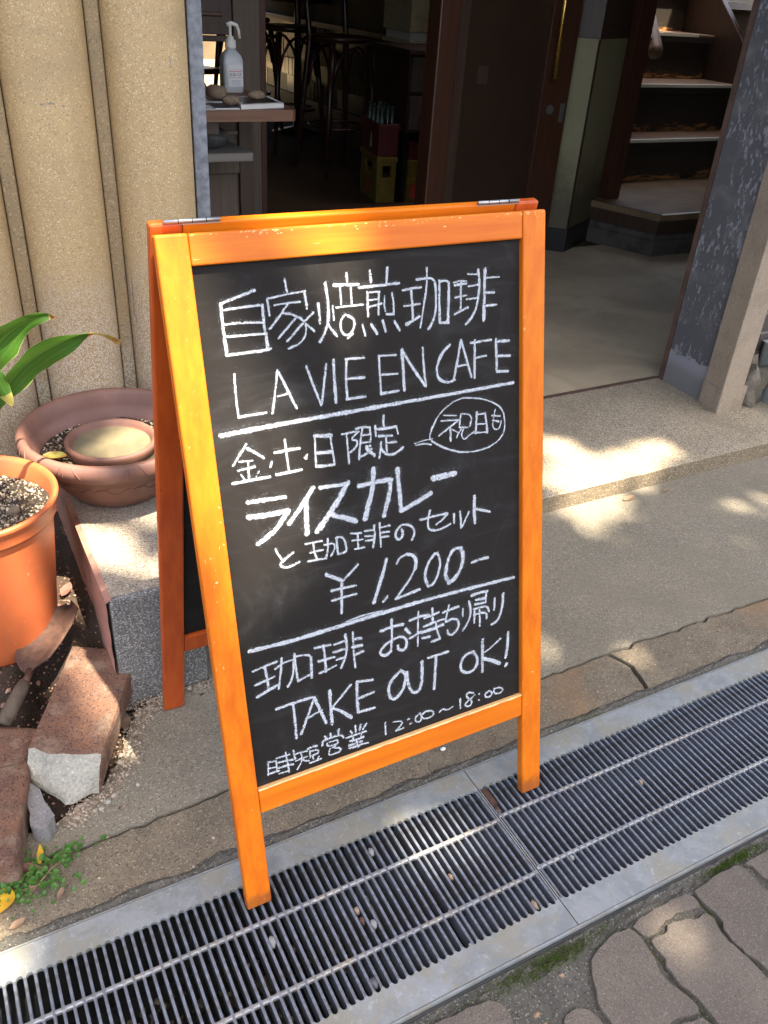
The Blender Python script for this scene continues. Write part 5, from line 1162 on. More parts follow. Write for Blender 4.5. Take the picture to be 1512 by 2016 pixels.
def chaikin(p, it):
    for _ in range(it):
        q = [p[0]]
        for a, b in zip(p[:-1], p[1:]):
            q += [(a[0] * .75 + b[0] * .25, a[1] * .75 + b[1] * .25), (a[0] * .25 + b[0] * .75, a[1] * .25 + b[1] * .75)]
        q.append(p[-1]); p = q
    return p
cnt = 0
NAMES = {'rule one': 'chalk_rule', 'rule two': 'chalk_rule', 'bubble': 'speech_bubble'}
for key, txt in CHALK.items():
    V_, F_, UV = [], [], []
    for st_ in txt.split(' '):
        w_, ps = st_.split(':'); w_ = float(w_) * 0.001 * 1.22
        p = [tuple(float(c_) / 10000 for c_ in q.split(',')) for q in ps.split(';')]
        if len(p) >= 5: p = chaikin(p, 2)
        elif len(p) >= 3: p = chaikin(p, 1)
        # resample with a slightly unsteady hand
        q = [p[0]]
        for a, b in zip(p[:-1], p[1:]):
            L_ = math.dist(a, b); m_ = max(1, int(L_ / 0.004))
            for j in range(1, m_ + 1): q.append((a[0] + (b[0] - a[0]) * j / m_, a[1] + (b[1] - a[1]) * j / m_))
        p = q; cnt += 1
        d0 = Vector(p[0]) - Vector(p[1]); d0.normalize(); d1 = Vector(p[-1]) - Vector(p[-2]); d1.normalize()
        p = [tuple(Vector(p[0]) + d0 * w_ * 0.3)] + p + [tuple(Vector(p[-1]) + d1 * w_ * 0.3)]
        base = len(V_); n = len(p); s_acc = 0
        wz = -0.0095 + 0.00012 + (cnt % 9) * 0.00003
        for i in range(n):
            a = Vector(p[max(i - 1, 0)]); b = Vector(p[min(i + 1, n - 1)]); t = (b - a)
            if t.length < 1e-7: t = Vector((1, 0))
            t.normalize(); nn = Vector((-t.y, t.x))
            taper = 0.55 if i in (0, n - 1) else 1.0
            ww = w_ * 0.5 * taper * (1 + 0.26 * noise.noise(Vector((p[i][0] * 45, p[i][1] * 45, cnt * 3))) + 0.16 * noise.noise(Vector((p[i][0] * 160, p[i][1] * 160, cnt))))
            c_ = Vector(p[i]) + nn * 0.0003 * noise.noise(Vector((p[i][0] * 220, p[i][1] * 220, cnt + 50)))
            for sgn in (-1, 1):
                e = c_ + nn * ww * sgn
                V_.append(TF(e.x, e.y, wz)); UV.append((i / 10, 0 if sgn < 0 else 1))
        for i in range(n - 1): F_.append((base + 2 * i, base + 2 * i + 1, base + 2 * i + 3, base + 2 * i + 2))
    D_ = [tuple(Vector(q) + NV * -0.00006) for q in V_]
    W_ = []
    for i in range(0, len(D_), 2):
        a, b = Vector(D_[i]), Vector(D_[i + 1]); m_ = (a + b) / 2 + AV * -0.0012
        W_ += [tuple(m_ + (a - m_) * 2.1), tuple(m_ + (b - m_) * 2.1)]
    mb = MB(); mb.add(W_, F_)
    o = mb.build('chalk_dust', 'chalk_dust', sg)
    o['kind'] = 'stuff'
    ul = o.data.uv_layers.new(name='UVMap')
    for lp in o.data.loops: ul.data[lp.index].uv = UV[lp.vertex_index]
    mb = MB(); mb.add(V_, F_)
    o = mb.build(NAMES.get(key, 'chalk_lettering'), 'chalk', sg)
    ul = o.data.uv_layers.new(name='UVMap')
    for lp in o.data.loops: ul.data[lp.index].uv = UV[lp.vertex_index]

# ================================================================== POTS
pc = (-0.004, 1.425)
op = thing('orange_plant_pot', 'orange plastic flower pot of pale gritty soil at the left edge', 'plant pot', (pc[0], pc[1], 0.075))
PH = 0.400
BZ = 0.085
prof = [(0.0, BZ), (0.094, BZ), (0.102, BZ + 0.012), (0.106, BZ + 0.04), (0.130, PH - 0.045), (0.1305, PH - 0.040), (0.1365, PH - 0.036), (0.137, PH - 0.033), (0.139, PH - 0.012), (0.1435, PH - 0.006), (0.1445, PH), (0.142, PH + 0.004), (0.137, PH + 0.003), (0.131, PH - 0.004), (0.126, PH - 0.04), (0.123, PH - 0.06), (0.0, PH - 0.065)]
MB().lathe(prof, (pc[0], pc[1], -0.012), 72).build('pot_shell', 'pot', op, smooth=True)
mb = MB(); zt = PH - 0.012
mb.grid(46, 46, lambda u, v: (lambda r_, a: (pc[0] + r_ * math.cos(a), pc[1] + r_ * math.sin(a), zt - 0.034 + 0.016 * noise.noise(Vector((r_ * math.cos(a) * 22, r_ * math.sin(a) * 22, 4)))))(0.128 * u, 2 * math.pi * v))
so = mb.build('soil', 'potsoil', op, smooth=True)
mb = MB(); rnd = random.Random(5)
for i in range(2600):
    r_ = 0.125 * math.sqrt(rnd.random()); a = rnd.uniform(0, 6.283); s_ = rnd.uniform(0.0008, 0.0030) * (1.7 if rnd.random() < 0.06 else 1)
    X_, Y_ = r_ * math.cos(a), r_ * math.sin(a)
    z_ = zt - 0.034 + 0.016 * noise.noise(Vector((X_ * 22, Y_ * 22, 4)))
    mb.blob((pc[0] + X_, pc[1] + Y_, z_ + s_ * 0.3), s_, 1, 0.4, 1, rnd.uniform(.7, 1), rnd.uniform(.6, 1), rnd.random() * 99, rnd.random() * 6)
mb.blob((pc[0] + 0.062, pc[1] - 0.03, zt - 0.028), 0.011, 2, 0.3, 1.1, 0.9, 0.8, 3)
o = mb.build('soil_grains', 'pumice', op); o['kind'] = 'stuff'
# raised maker lettering, too worn to read
mb = MB()
for row, (z0_, n_l) in enumerate(((PH - 0.070, 11), (PH - 0.084, 9))):
    for i in range(n_l):
        a = R(-42 + i * 2.5); r_ = 0.134 - (0.385 - z0_) * 0.0
        r_ = 0.106 + (z0_ - BZ - 0.04) / (PH - 0.045 - BZ - 0.04) * 0.024 + 0.0005
        a2 = a + R(1.3)
        z1_ = z0_ + 0.006
        mb.add([(pc[0] + r_ * math.cos(a), pc[1] + r_ * math.sin(a), z0_), (pc[0] + r_ * math.cos(a2), pc[1] + r_ * math.sin(a2), z0_), (pc[0] + r_ * math.cos(a2), pc[1] + r_ * math.sin(a2), z0_ + 0.001), (pc[0] + r_ * math.cos(a), pc[1] + r_ * math.sin(a), z0_ + 0.0012)], [(0, 1, 2, 3)])
        if i % 2: mb.add([(pc[0] + r_ * math.cos(a), pc[1] + r_ * math.sin(a), z0_), (pc[0] + r_ * math.cos(a + .006), pc[1] + r_ * math.sin(a + .006), z0_), (pc[0] + r_ * math.cos(a + .006), pc[1] + r_ * math.sin(a + .006), z1_), (pc[0] + r_ * math.cos(a), pc[1] + r_ * math.sin(a), z1_)], [(0, 1, 2, 3)])
mb.build('worn_embossing', 'rust', op)

bc = (0.280, 1.603)
bw = thing('brown_bowl_planter', 'wide brown plastic bowl planter with rolled rim on the stone block', 'planter', (bc[0], bc[1], 0.25))
RZ = 0.392
prof = [(0.0, 0.252), (0.092, 0.252), (0.100, 0.258), (0.122, 0.285), (0.150, 0.335), (0.160, 0.352), (0.168, 0.350), (0.179, 0.356), (0.1865, 0.368), (0.187, 0.380), (0.183, 0.390), (0.177, 0.394), (0.170, 0.392), (0.165, 0.384), (0.160, 0.365), (0.150, 0.330), (0.0, 0.320)]
MB().lathe(prof, (bc[0], bc[1], 0), 80).build('bowl_shell', 'bowl', bw, smooth=True)
mb = MB()
# vine relief: thin raised threads on rim and side
def rim_pt(a, t):   # t 0..1 along outer rim curve
    q = [(0.179, 0.356), (0.1865, 0.368), (0.187, 0.380), (0.182, 0.391), (0.172, 0.396)]
    f = t * 3.999; i = int(f); f -= i
    r_ = q[i][0] * (1 - f) + q[i + 1][0] * f + 0.0006; z_ = q[i][1] * (1 - f) + q[i + 1][1] * f + 0.0004
    return (bc[0] + r_ * math.cos(a), bc[1] + r_ * math.sin(a), z_)
def side_pt(a, z):
    q = [(0.100, 0.258), (0.122, 0.285), (0.150, 0.335), (0.158, 0.352)]
    for (r0, z0_), (r1, z1_) in zip(q[:-1], q[1:]):
        if z <= z1_: break
    f = (z - z0_) / (z1_ - z0_); r_ = r0 + (r1 - r0) * f + 0.0007
    return (bc[0] + r_ * math.cos(a), bc[1] + r_ * math.sin(a), z)
for a0 in range(0, 360, 38):
    for (da, t0, t1, k_) in ((-6, 0.15, 0.75, 5), (0, 0.2, 0.7, 0), (5, 0.8, 0.25, 6)):
        mb.tube([rim_pt(R(a0 + da + k_ * q / 6), t0 + (t1 - t0) * q / 6) for q in range(7)], [0.0003, 0.0008, 0.001, 0.001, 0.001, 0.0008, 0.0003], 5)
for a0 in range(0, 360, 30):
    mb.tube([side_pt(R(a0 + q * 3.2), 0.315 + 0.008 * math.sin(q * 0.9)) for q in range(10)], 0.0009, 5)
    mb.tube([side_pt(R(a0 + 4 + q * 1.6), 0.317 + 0.002 * q) for q in range(6)], 0.0008, 5)
mb.build('vine_relief', 'bowl', bw, smooth=True)
mb = MB()
mb.grid(30, 50, lambda u, v: (lambda r_, a: (bc[0] + r_ * math.cos(a), bc[1] + r_ * math.sin(a), 0.333 + 0.004 * noise.noise(Vector((r_ * math.cos(a) * 30, r_ * math.sin(a) * 30, 1)))))(0.1505 * u, 2 * math.pi * v))
mb.build('soil', 'potsoil', bw, smooth=True)
mb = MB()
for i in range(1700):
    r_ = rnd.uniform(0.085, 0.143); a = rnd.uniform(0, 6.283); s_ = rnd.uniform(0.0008, 0.0026)
    mb.blob((bc[0] + r_ * math.cos(a), bc[1] + r_ * math.sin(a), 0.335 + s_ * .3), s_, 1, 0.4, 1.3, 0.8, 0.8, rnd.random() * 99, rnd.random() * 6)
o = mb.build('soil_grains', 'pumice', bw); o['kind'] = 'stuff'
ic = (0.275, 1.608)
ib = thing('small_water_bowl', 'small brown pot of murky water sunk into the bowl planter', 'pot', (ic[0], ic[1], 0.345))
MB().lathe([(0.086, 0.322), (0.088, 0.344), (0.0920, 0.352), (0.0915, 0.359), (0.0875, 0.362), (0.083, 0.360), (0.079, 0.353), (0.074, 0.338), (0.0, 0.335)], (ic[0], ic[1], 0), 64).build('pot_shell', 'bowl', ib, smooth=True)
MB().lathe([(0.0, 0.3480), (0.0775, 0.3480)], (ic[0], ic[1], 0), 48, cap=False).build('water', 'water', ib, smooth=True)

# ================================================================== BRICKS, TROWEL
def brick(name, c, L_, W_, H_, rz, label, tilt=(0, 0), broken=1, seed=0, zc=None, mats=('brick', 'mortar_face'), frac=0.035):
    """subdivided block; its -Y end is broken away at a slant"""
    t = thing(name, label, 'brick', (c[0], c[1], 0), 'loose bricks edging the soil bed')
    nx, ny, nz = 10, 22, 7
    bm = bmesh.new(); bmesh.ops.create_grid  # noqa
    vs = {}; V = []; F = []; MI = []
    def vid(i, j, k):
        if (i, j, k) not in vs:
            x = -W_ / 2 + W_ * i / nx; y = -L_ / 2 + L_ * j / ny; z = H_ * k / nz
            ed = [abs(abs(x) - W_ / 2) < 1e-6, abs(abs(y) - L_ / 2) < 1e-6, z < 1e-6 or abs(z - H_) < 1e-6]
            if sum(ed) >= 2:
                s_ = 0.0025
                if ed[0]: x -= math.copysign(s_, x)
                if ed[1]: y -= math.copysign(s_, y)
                if ed[2]: z += s_ if z < H_ / 2 else -s_
            if broken:
                f = max(0, 1 - j / (ny * 0.22))
                sl = frac * (1 - z / H_) + 0.014 * noise.noise(Vector((x * 30 + seed, z * 30, seed))) + 0.024 * max(0, 1 - abs(x / W_ - 0.12) * 2.2) * (1.2 - z / H_)
                y -= f * sl
            x += 0.0016 * noise.noise(Vector((x * 50, y * 50, z * 50 + seed))); z += 0.0014 * noise.noise(Vector((x * 50 + 9, y * 50, z * 50 + seed)))
            vs[(i, j, k)] = len(V); V.append((x, y, z))
        return vs[(i, j, k)]
    for i in range(nx):
        for j in range(ny):
            F.append([vid(i, j, nz), vid(i + 1, j, nz), vid(i + 1, j + 1, nz), vid(i, j + 1, nz)]); MI.append(0)
            F.append([vid(i, j, 0), vid(i, j + 1, 0), vid(i + 1, j + 1, 0), vid(i + 1, j, 0)]); MI.append(0)
    for j in range(ny):
        for k_ in range(nz):
            F.append([vid(0, j, k_), vid(0, j, k_ + 1), vid(0, j + 1, k_ + 1), vid(0, j + 1, k_)]); MI.append(0)
            F.append([vid(nx, j, k_), vid(nx, j + 1, k_), vid(nx, j + 1, k_ + 1), vid(nx, j, k_ + 1)]); MI.append(0)
    face_e = []; 
    for i in range(nx):
        for k_ in range(nz):
            F.append([vid(i, ny, k_), vid(i, ny, k_ + 1), vid(i + 1, ny, k_ + 1), vid(i + 1, ny, k_)]); MI.append(0)
            F.append([vid(i, 0, k_), vid(i + 1, 0, k_), vid(i + 1, 0, k_ + 1), vid(i, 0, k_ + 1)]); MI.append(1 if broken else 0)
    bm.free()
    rot = Matrix.Rotation(rz, 3, 'Z') @ Matrix.Rotation(tilt[0], 3, 'X') @ Matrix.Rotation(tilt[1], 3, 'Y')
    off = Vector((c[0], c[1], zc if zc is not None else 0.0))
    W = [tuple(rot @ Vector(v) + off) for v in V]
    mb = MB(); body = [f for f, m_ in zip(F, MI) if m_ == 0]; face = [f for f, m_ in zip(F, MI) if m_ == 1]
    mb.add(W, body); mb.build('brick_body', mats[0], t)
    if face:
        used = sorted({i for f in face for i in f}); mp = {a: b for b, a in enumerate(used)}
        mb = MB(); mb.add([W[i] for i in used], [tuple(mp[i] for i in f) for f in face]); mb.build('broken_end', mats[1], t)
    return t
brick('loose_brick', (0.104, 1.196), 0.255, 0.126, 0.064, R(-27.5), 'largest red-brown brick, its near end broken showing pale mortar', tilt=(R(1.5), R(2)), seed=3, zc=0.012, frac=0.030)
brick('loose_brick', (-0.080, 1.020), 0.20, 0.105, 0.055, R(-14), 'red-brown brick at the left edge, nearest the weeds', tilt=(R(-2), R(-3)), seed=8, zc=0.0, frac=0.0, broken=0)
brick('loose_brick', (-0.072, 1.175), 0.17, 0.095, 0.055, R(62), 'dark red brick at the left edge between the trowel handle and the nearest brick', tilt=(0, 0), seed=14, zc=-0.006, broken=0)
mb = MB(); mb.prism(jag([(-0.018, 1.080), (-0.002, 1.056), (0.006, 1.012), (0.012, 0.990), (-0.006, 0.972), (-0.026, 0.985), (-0.024, 1.04)], 0.004, 0.008, 2), -0.005, 0.035)
tag(mb.build('mortar_lump', 'mortar_grey', bevel=0.005, origin=(0, 1.03, 0)), 'pale broken mortar lump beside the brick at the left edge', 'mortar lump')

tr = thing('garden_trowel', 'rusty trowel with weathered wooden handle leaning on the orange pot', 'trowel', (0.03, 1.33, 0.03))
cl_ = [(0.023, 1.268, 0.098), (0.034, 1.288, 0.104), (0.053, 1.314, 0.112), (0.081, 1.342, 0.125), (0.108, 1.365, 0.138), (0.121, 1.375, 0.143)]
wd = [0.012, 0.033, 0.040, 0.039, 0.029, 0.005]
mb = MB(); vs = []; K_ = 8
dd_ = Vector((0.49, 0.87, 0)); nn_ = Vector((dd_.y, -dd_.x, 0))
for (p, w_) in zip(cl_, wd):
    for q in range(K_ + 1):
        t = -1 + 2 * q / K_
        v = Vector(p) + nn_ * w_ * t; v.z += 0.009 * t * t + 0.004 * t
        vs.append(tuple(v))
fs = [(i * (K_ + 1) + j, i * (K_ + 1) + j + 1, (i + 1) * (K_ + 1) + j + 1, (i + 1) * (K_ + 1) + j) for i in range(len(cl_) - 1) for j in range(K_)]
mb.add(vs, fs)
o = mb.build('blade', 'rust', tr, smooth=True); m_ = o.modifiers.new('thick', 'SOLIDIFY'); m_.thickness = 0.002
MB().tube([(0.027, 1.274, 0.098), (0.020, 1.255, 0.100), (0.013, 1.249, 0.096)], [0.007, 0.006, 0.008], 10).build('neck', 'rust', tr, smooth=True)
MB().tube([(0.014, 1.252, 0.095), (0.005, 1.240, 0.090), (-0.022, 1.210, 0.072), (-0.034, 1.197, 0.062)], [0.010, 0.0125, 0.0135, 0.011], 14).build('handle', 'wooden_handle', tr, smooth=True)

# ================================================================== PLANT IN THE ORANGE POT
pn = thing('broad_leaf_plant', 'green plant with broad arching leaves, tips browned, in the orange pot', 'plant', (-0.02, 1.45, 0.36))
def leaf(path, widths, par=pn, m='leaf', fold=0.18, name='leaf', wave=0.004, seed=0, side=None, tip=0):
    P_ = [Vector(p) for p in path]; N_ = len(P_) - 1
    # smooth the midrib
    def at(t):
        f = t * N_; i = min(int(f), N_ - 1); f -= i
        p0, p1, p2, p3 = P_[max(i - 1, 0)], P_[i], P_[i + 1], P_[min(i + 2, N_)]
        return 0.5 * ((2 * p1) + (-p0 + p2) * f + (2 * p0 - 5 * p1 + 4 * p2 - p3) * f * f + (-p0 + 3 * p1 - 3 * p2 + p3) * f ** 3)
    def wat(t):
        f = t * N_; i = min(int(f), N_ - 1); f -= i; return widths[i] * (1 - f) + widths[i + 1] * f
    SN, K_ = 34, 8; vs = []
    for s_ in range(SN + 1):
        t = s_ / SN; c_ = at(t); d_ = (at(min(1, t + .02)) - at(max(0, t - .02))).normalized()
        sd_ = Vector(side) if side else d_.cross(Vector((0, 0, 1)))
        sd_ = (sd_ - d_ * sd_.dot(d_)).normalized(); up = sd_.cross(d_).normalized()
        for q in range(K_ + 1):
            u = -1 + 2 * q / K_
            w_ = wat(t)
            h_ = fold * abs(u) * w_ + wave * abs(u) ** 2 * math.sin(t * 17 + (2 if u > 0 else 0) + seed) - 0.0008 * math.cos(abs(u) * 22)
            vs.append(tuple(c_ + sd_ * (w_ * u) + up * h_))
    fs, mi = [], []
    mb = MB()
    for s_ in range(SN):
        for q in range(K_):
            f = (s_ * (K_ + 1) + q, s_ * (K_ + 1) + q + 1, (s_ + 1) * (K_ + 1) + q + 1, (s_ + 1) * (K_ + 1) + q)
            fs.append(f); mi.append(1 if s_ >= SN - tip else 0)
    mb.v = vs; mb.f = fs; mb.mi = mi
    o = mb.build(name, [m, 'leaf_edge'], par, smooth=True)
    ul = o.data.uv_layers.new(name='UVMap')
    for lp in o.data.loops:
        q_ = lp.vertex_index; ul.data[lp.index].uv = ((q_ // (K_ + 1)) / SN, -1 + 2 * (q_ % (K_ + 1)) / K_)
    return o
leaf([(-0.01, 1.45, 0.38), (0.060, 1.43, 0.535), (0.100, 1.42, 0.598), (0.140, 1.415, 0.632), (0.190, 1.41, 0.655), (0.235, 1.41, 0.662), (0.278, 1.42, 0.636)], [0.004, 0.006, 0.026, 0.034, 0.020, 0.006, 0.002], side=(0.5, 0.45, -0.74), seed=1, tip=7, fold=0.25, wave=0.005)
leaf([(-0.02, 1.46, 0.38), (0.030, 1.50, 0.530), (0.062, 1.50, 0.592), (0.095, 1.50, 0.632), (0.135, 1.50, 0.658), (0.175, 1.50, 0.668), (0.192, 1.50, 0.663)], [0.004, 0.008, 0.030, 0.034, 0.020, 0.005, 0.002], side=(0.62, 0.3, -0.72), seed=4, tip=5, fold=0.2)
leaf([(-0.01, 1.44, 0.38), (0.045, 1.41, 0.60), (0.070, 1.40, 0.615), (0.080, 1.395, 0.590), (0.088, 1.39, 0.562)], [0.003, 0.006, 0.012, 0.013, 0.002], side=(0.7, 0.3, 0.5), seed=6, tip=6)
leaf([(-0.03, 1.45, 0.38), (-0.08, 1.44, 0.53), (-0.15, 1.42, 0.62), (-0.24, 1.40, 0.63)], [0.004, 0.02, 0.036, 0.002], seed=9, tip=4)
leaf([(-0.03, 1.45, 0.38), (-0.06, 1.54, 0.56), (-0.07, 1.60, 0.66), (-0.06, 1.68, 0.68)], [0.004, 0.02, 0.034, 0.002], seed=12, tip=4)

# ================================================================== LOOSE LEAVES, WEEDS, GRIT
def fallen(name, x, y, z, L_, W_, rz, m, label, cat='fallen leaf', curl=0.2, seed=0, lobes=0.0, group=None):
    SN, K_ = 10, 6; vs = []
    for s_ in range(SN + 1):
        t = s_ / SN; w_ = W_ / 2 * math.sin(math.pi * min(0.97, max(0.03, t))) ** 0.7 * (1 + lobes * math.sin(t * 30 + seed))
        for q in range(K_ + 1):
            u = -1 + 2 * q / K_
            lx = (t - .5) * L_; ly = u * w_; lz = curl * (abs(u) ** 1.5 * w_ + (t - .5) ** 2 * L_ * 0.8) + 0.002 * noise.noise(Vector((lx * 90, ly * 90, seed)))
            vs.append((x + lx * math.cos(rz) - ly * math.sin(rz), y + lx * math.sin(rz) + ly * math.cos(rz), z + 0.001 + abs(lz)))
    mb = MB(); mb.add(vs, [(i * (K_ + 1) + j, i * (K_ + 1) + j + 1, (i + 1) * (K_ + 1) + j + 1, (i + 1) * (K_ + 1) + j) for i in range(SN) for j in range(K_)])
    o = mb.build(name, m, smooth=True, origin=(x, y, z)); tag(o, label, cat, group); return o
G_ = 'fallen leaves around the sign'
fallen('dry_leaf', 0.163, 1.176, 0.002, 0.042, 0.021, R(75), 'dry', 'pale toothed dry leaf standing right of the large brick', curl=0.12, lobes=0.1, group=G_)
fallen('yellow_leaf', -0.083, 0.892, 0.006, 0.042, 0.034, R(60), 'yellow', 'bright yellow leaf at the left edge below the weeds', curl=0.3, seed=2, group=G_)
fallen('dry_leaf', -0.045, 0.932, 0.008, 0.05, 0.016, R(-30), 'dry_pink', 'curled pinkish brown leaf lying across the weeds', curl=0.5, seed=3, group=G_)
fallen('yellow_leaf', -0.022, 0.945, 0.010, 0.036, 0.010, R(80), 'yellow', 'narrow orange-yellow leaf upright in the weeds', curl=0.3, seed=4, group=G_)
fallen('dry_leaf', -0.040, 0.900, 0.006, 0.026, 0.012, R(80), 'dry', 'small tan leaf in the middle of the weeds', curl=0.3, seed=5, group=G_)
fallen('dry_leaf', -0.006, 0.872, 0.002, 0.024, 0.009, R(60), 'dry', 'small tan leaf at the right of the weeds', curl=0.4, seed=6, group=G_)
fallen('dry_leaf', -0.070, 0.850, 0.001, 0.024, 0.012, R(20), 'dry', 'tan leaf fragment between weeds and grating', curl=0.3, seed=7, group=G_)
fallen('dry_leaf', 0.130, 1.500, 0.088, 0.045, 0.022, R(60), 'dry_pink', 'brownish dry leaf in the dark gap beside the orange pot', curl=0.2, seed=8, group=G_)
fallen('dry_leaf', 1.618, 1.432, 0.002, 0.045, 0.020, R(10), 'dry', 'larger tan leaf fragment at the foot of the terrace step', curl=0.15, seed=9, group=G_)
fallen('dry_leaf', 1.752, 1.425, 0.002, 0.032, 0.012, R(15), 'dry', 'smaller tan leaf fragment further right along the step foot', curl=0.15, seed=10, group=G_)
fallen('dry_leaf', 0.160, 1.590, 0.346, 0.046, 0.030, R(-25), 'leaf_edge', 'crumpled pale yellow leaf inside the bowl rim', curl=0.5, seed=11, group=G_)
fallen('green_leaf', -0.015, 1.195, 0.004, 0.05, 0.04, R(40), 'clover', 'dark green lobed leaf under the trowel handle', curl=0.3, seed=12, lobes=0.3, group=G_)
# weeds: many tiny round leaves on thin stems
mb = MB(); rnd = random.Random(8)
for i in range(340):
    if i < 210: x = rnd.gauss(-0.075, 0.028); y = rnd.gauss(0.922, 0.024)
    elif i < 290: x = rnd.gauss(-0.028, 0.022); y = rnd.gauss(0.900, 0.020)
    else: x = rnd.gauss(0.015, 0.022); y = 0.935 + rnd.gauss(0, 0.008)
    r_ = rnd.uniform(0.0022, 0.0050); h_ = rnd.uniform(0.003, 0.017); tx, ty = rnd.uniform(-.5, .5), rnd.uniform(-.5, .5)
    pts = []
    for q in range(7):
        a = 6.283 * q / 7; pts.append((x + r_ * math.cos(a), y + r_ * math.sin(a), h_ + r_ * (math.cos(a) * tx + math.sin(a) * ty)))
    pts.append((x, y, h_ - r_ * 0.25))
    mb.add(pts, [(q, (q + 1) % 7, 7) for q in range(7)])
    bx_, by_ = x + rnd.uniform(-.006, .006), y + rnd.uniform(-.006, .006)
    mb.add([(bx_, by_, -0.004), (bx_ + 0.0006, by_, -0.004), (x, y, h_ - r_ * .2)], [(0, 1, 2)])
o = mb.build('ground_weeds', 'clover'); o['kind'] = 'stuff'; tag(o, 'patch of small round green weeds on the kerb at lower left', 'weeds')
mb = MB(); mb.tube([(-0.05, 0.885, 0.006), (-0.01, 0.915, 0.012), (0.012, 0.930, 0.004)], 0.0011, 5); mb.tube([(-0.06, 0.90, 0.006), (-0.02, 0.895, 0.010)], 0.0008, 5)
tag(mb.build('dry_twig', 'dry', origin=(-0.02, 0.9, 0)), 'thin dry straw lying across the weeds', 'twig')
def grit(name, n, fn, smin, smax, m, label, seed, big=0.04):
    rnd = random.Random(seed); mb = MB()
    for i in range(n):
        x, y, z = fn(rnd); s_ = rnd.uniform(smin, smax) * (2.2 if rnd.random() < big else 1)
        mb.blob((x, y, z + s_ * 0.35), s_, 1, 0.45, 1.15, rnd.uniform(.7, 1), rnd.uniform(.5, .9), rnd.random() * 99, rnd.random() * 6)
    o = mb.build(name, m); o['kind'] = 'stuff'; tag(o, label, 'gravel'); return o
def f_soil(r):
    x, y = r.uniform(-0.25, 0.175), r.uniform(0.99, 1.80); return x, y, soilz(x, y)
grit('soil_gravel', 3800, f_soil, 0.0007, 0.0030, 'redgravel', 'reddish crumbs and grit on the dark soil bed', 1)
def f_edge(r):
    pts = [(0.25, 1.20), (0.205, 1.19), (0.175, 1.15), (0.150, 1.09), (0.115, 1.045), (0.06, 1.012), (0.03, 1.00)]
    t = r.random() * (len(pts) - 1); i = int(t); f = t - i
    x = pts[i][0] + (pts[i + 1][0] - pts[i][0]) * f + r.gauss(0, 0.010); y = pts[i][1] + (pts[i + 1][1] - pts[i][1]) * f + r.gauss(0, 0.010); return x, y, 0.0
grit('edge_gravel', 1500, f_edge, 0.0006, 0.0026, 'pebbles', 'fine gravel strewn between the large brick and the concrete', 2)
def f_foot(r): return r.uniform(0.17, 0.36), 1.212 + r.gauss(0, 0.008), 0.0
grit('plinth_gravel', 500, f_foot, 0.0006, 0.0022, 'pebbles', 'fine grit gathered at the foot of the stone block', 3)
def f_pav(r): return r.uniform(-0.3, 1.6), r.choice([r.uniform(0.440, 0.484), r.uniform(0.2, 0.48)]), -0.0125
grit('pavement_grit', 1800, f_pav, 0.0004, 0.0016, 'pebbles', 'grit in the mossy joints between grating and pavers', 4)
def f_kerb(r): return r.uniform(-0.3, 2.2), r.uniform(0.822, 0.95), -0.003
grit('kerb_grit', 900, f_kerb, 0.0004, 0.0015, 'pebbles', 'scattered grit on the concrete kerb beside the grating', 5)
def f_pit(r): return r.uniform(-0.3, 1.8), r.uniform(0.50, 0.80), -0.26
grit('drain_gravel', 900, f_pit, 0.002, 0.008, 'pebbles', 'gravel and debris lying in the drain under the gratings', 6)
# moss strips
mb = MB(); rnd = random.Random(9)
for i in range(5200):
    q = rnd.random()
    if q < 0.45: x = rnd.gauss(0.60, 0.06); y = 0.470 + rnd.gauss(0, 0.007) - abs(rnd.gauss(0, 0.006))
    elif q < 0.72: x = rnd.gauss(0.99, 0.035); y = 0.468 + rnd.gauss(0, 0.004)
    elif q < 0.86: x = 0.757 + rnd.gauss(0, 0.0022); y = rnd.uniform(0.24, 0.45)
    else: x = 0.882 + rnd.gauss(0, 0.0022); y = rnd.uniform(0.30, 0.45)
    if y > 0.482: continue
    h_ = rnd.uniform(0.0015, 0.0045); a = rnd.uniform(0, 6.28); r_ = 0.0011; z_ = -0.0070 if y > .45 else -0.0095
    mb.add([(x + r_ * math.cos(a), y + r_ * math.sin(a), z_), (x - r_ * math.cos(a), y - r_ * math.sin(a), z_), (x + rnd.uniform(-.001, .001), y + rnd.uniform(-.001, .001), z_ + h_)], [(0, 1, 2)])
o = mb.build('moss', plain('moss_green', (0.085, 0.125, 0.012), 0.8)); o['kind'] = 'stuff'; tag(o, 'green moss along the outer edge of the grating', 'moss')
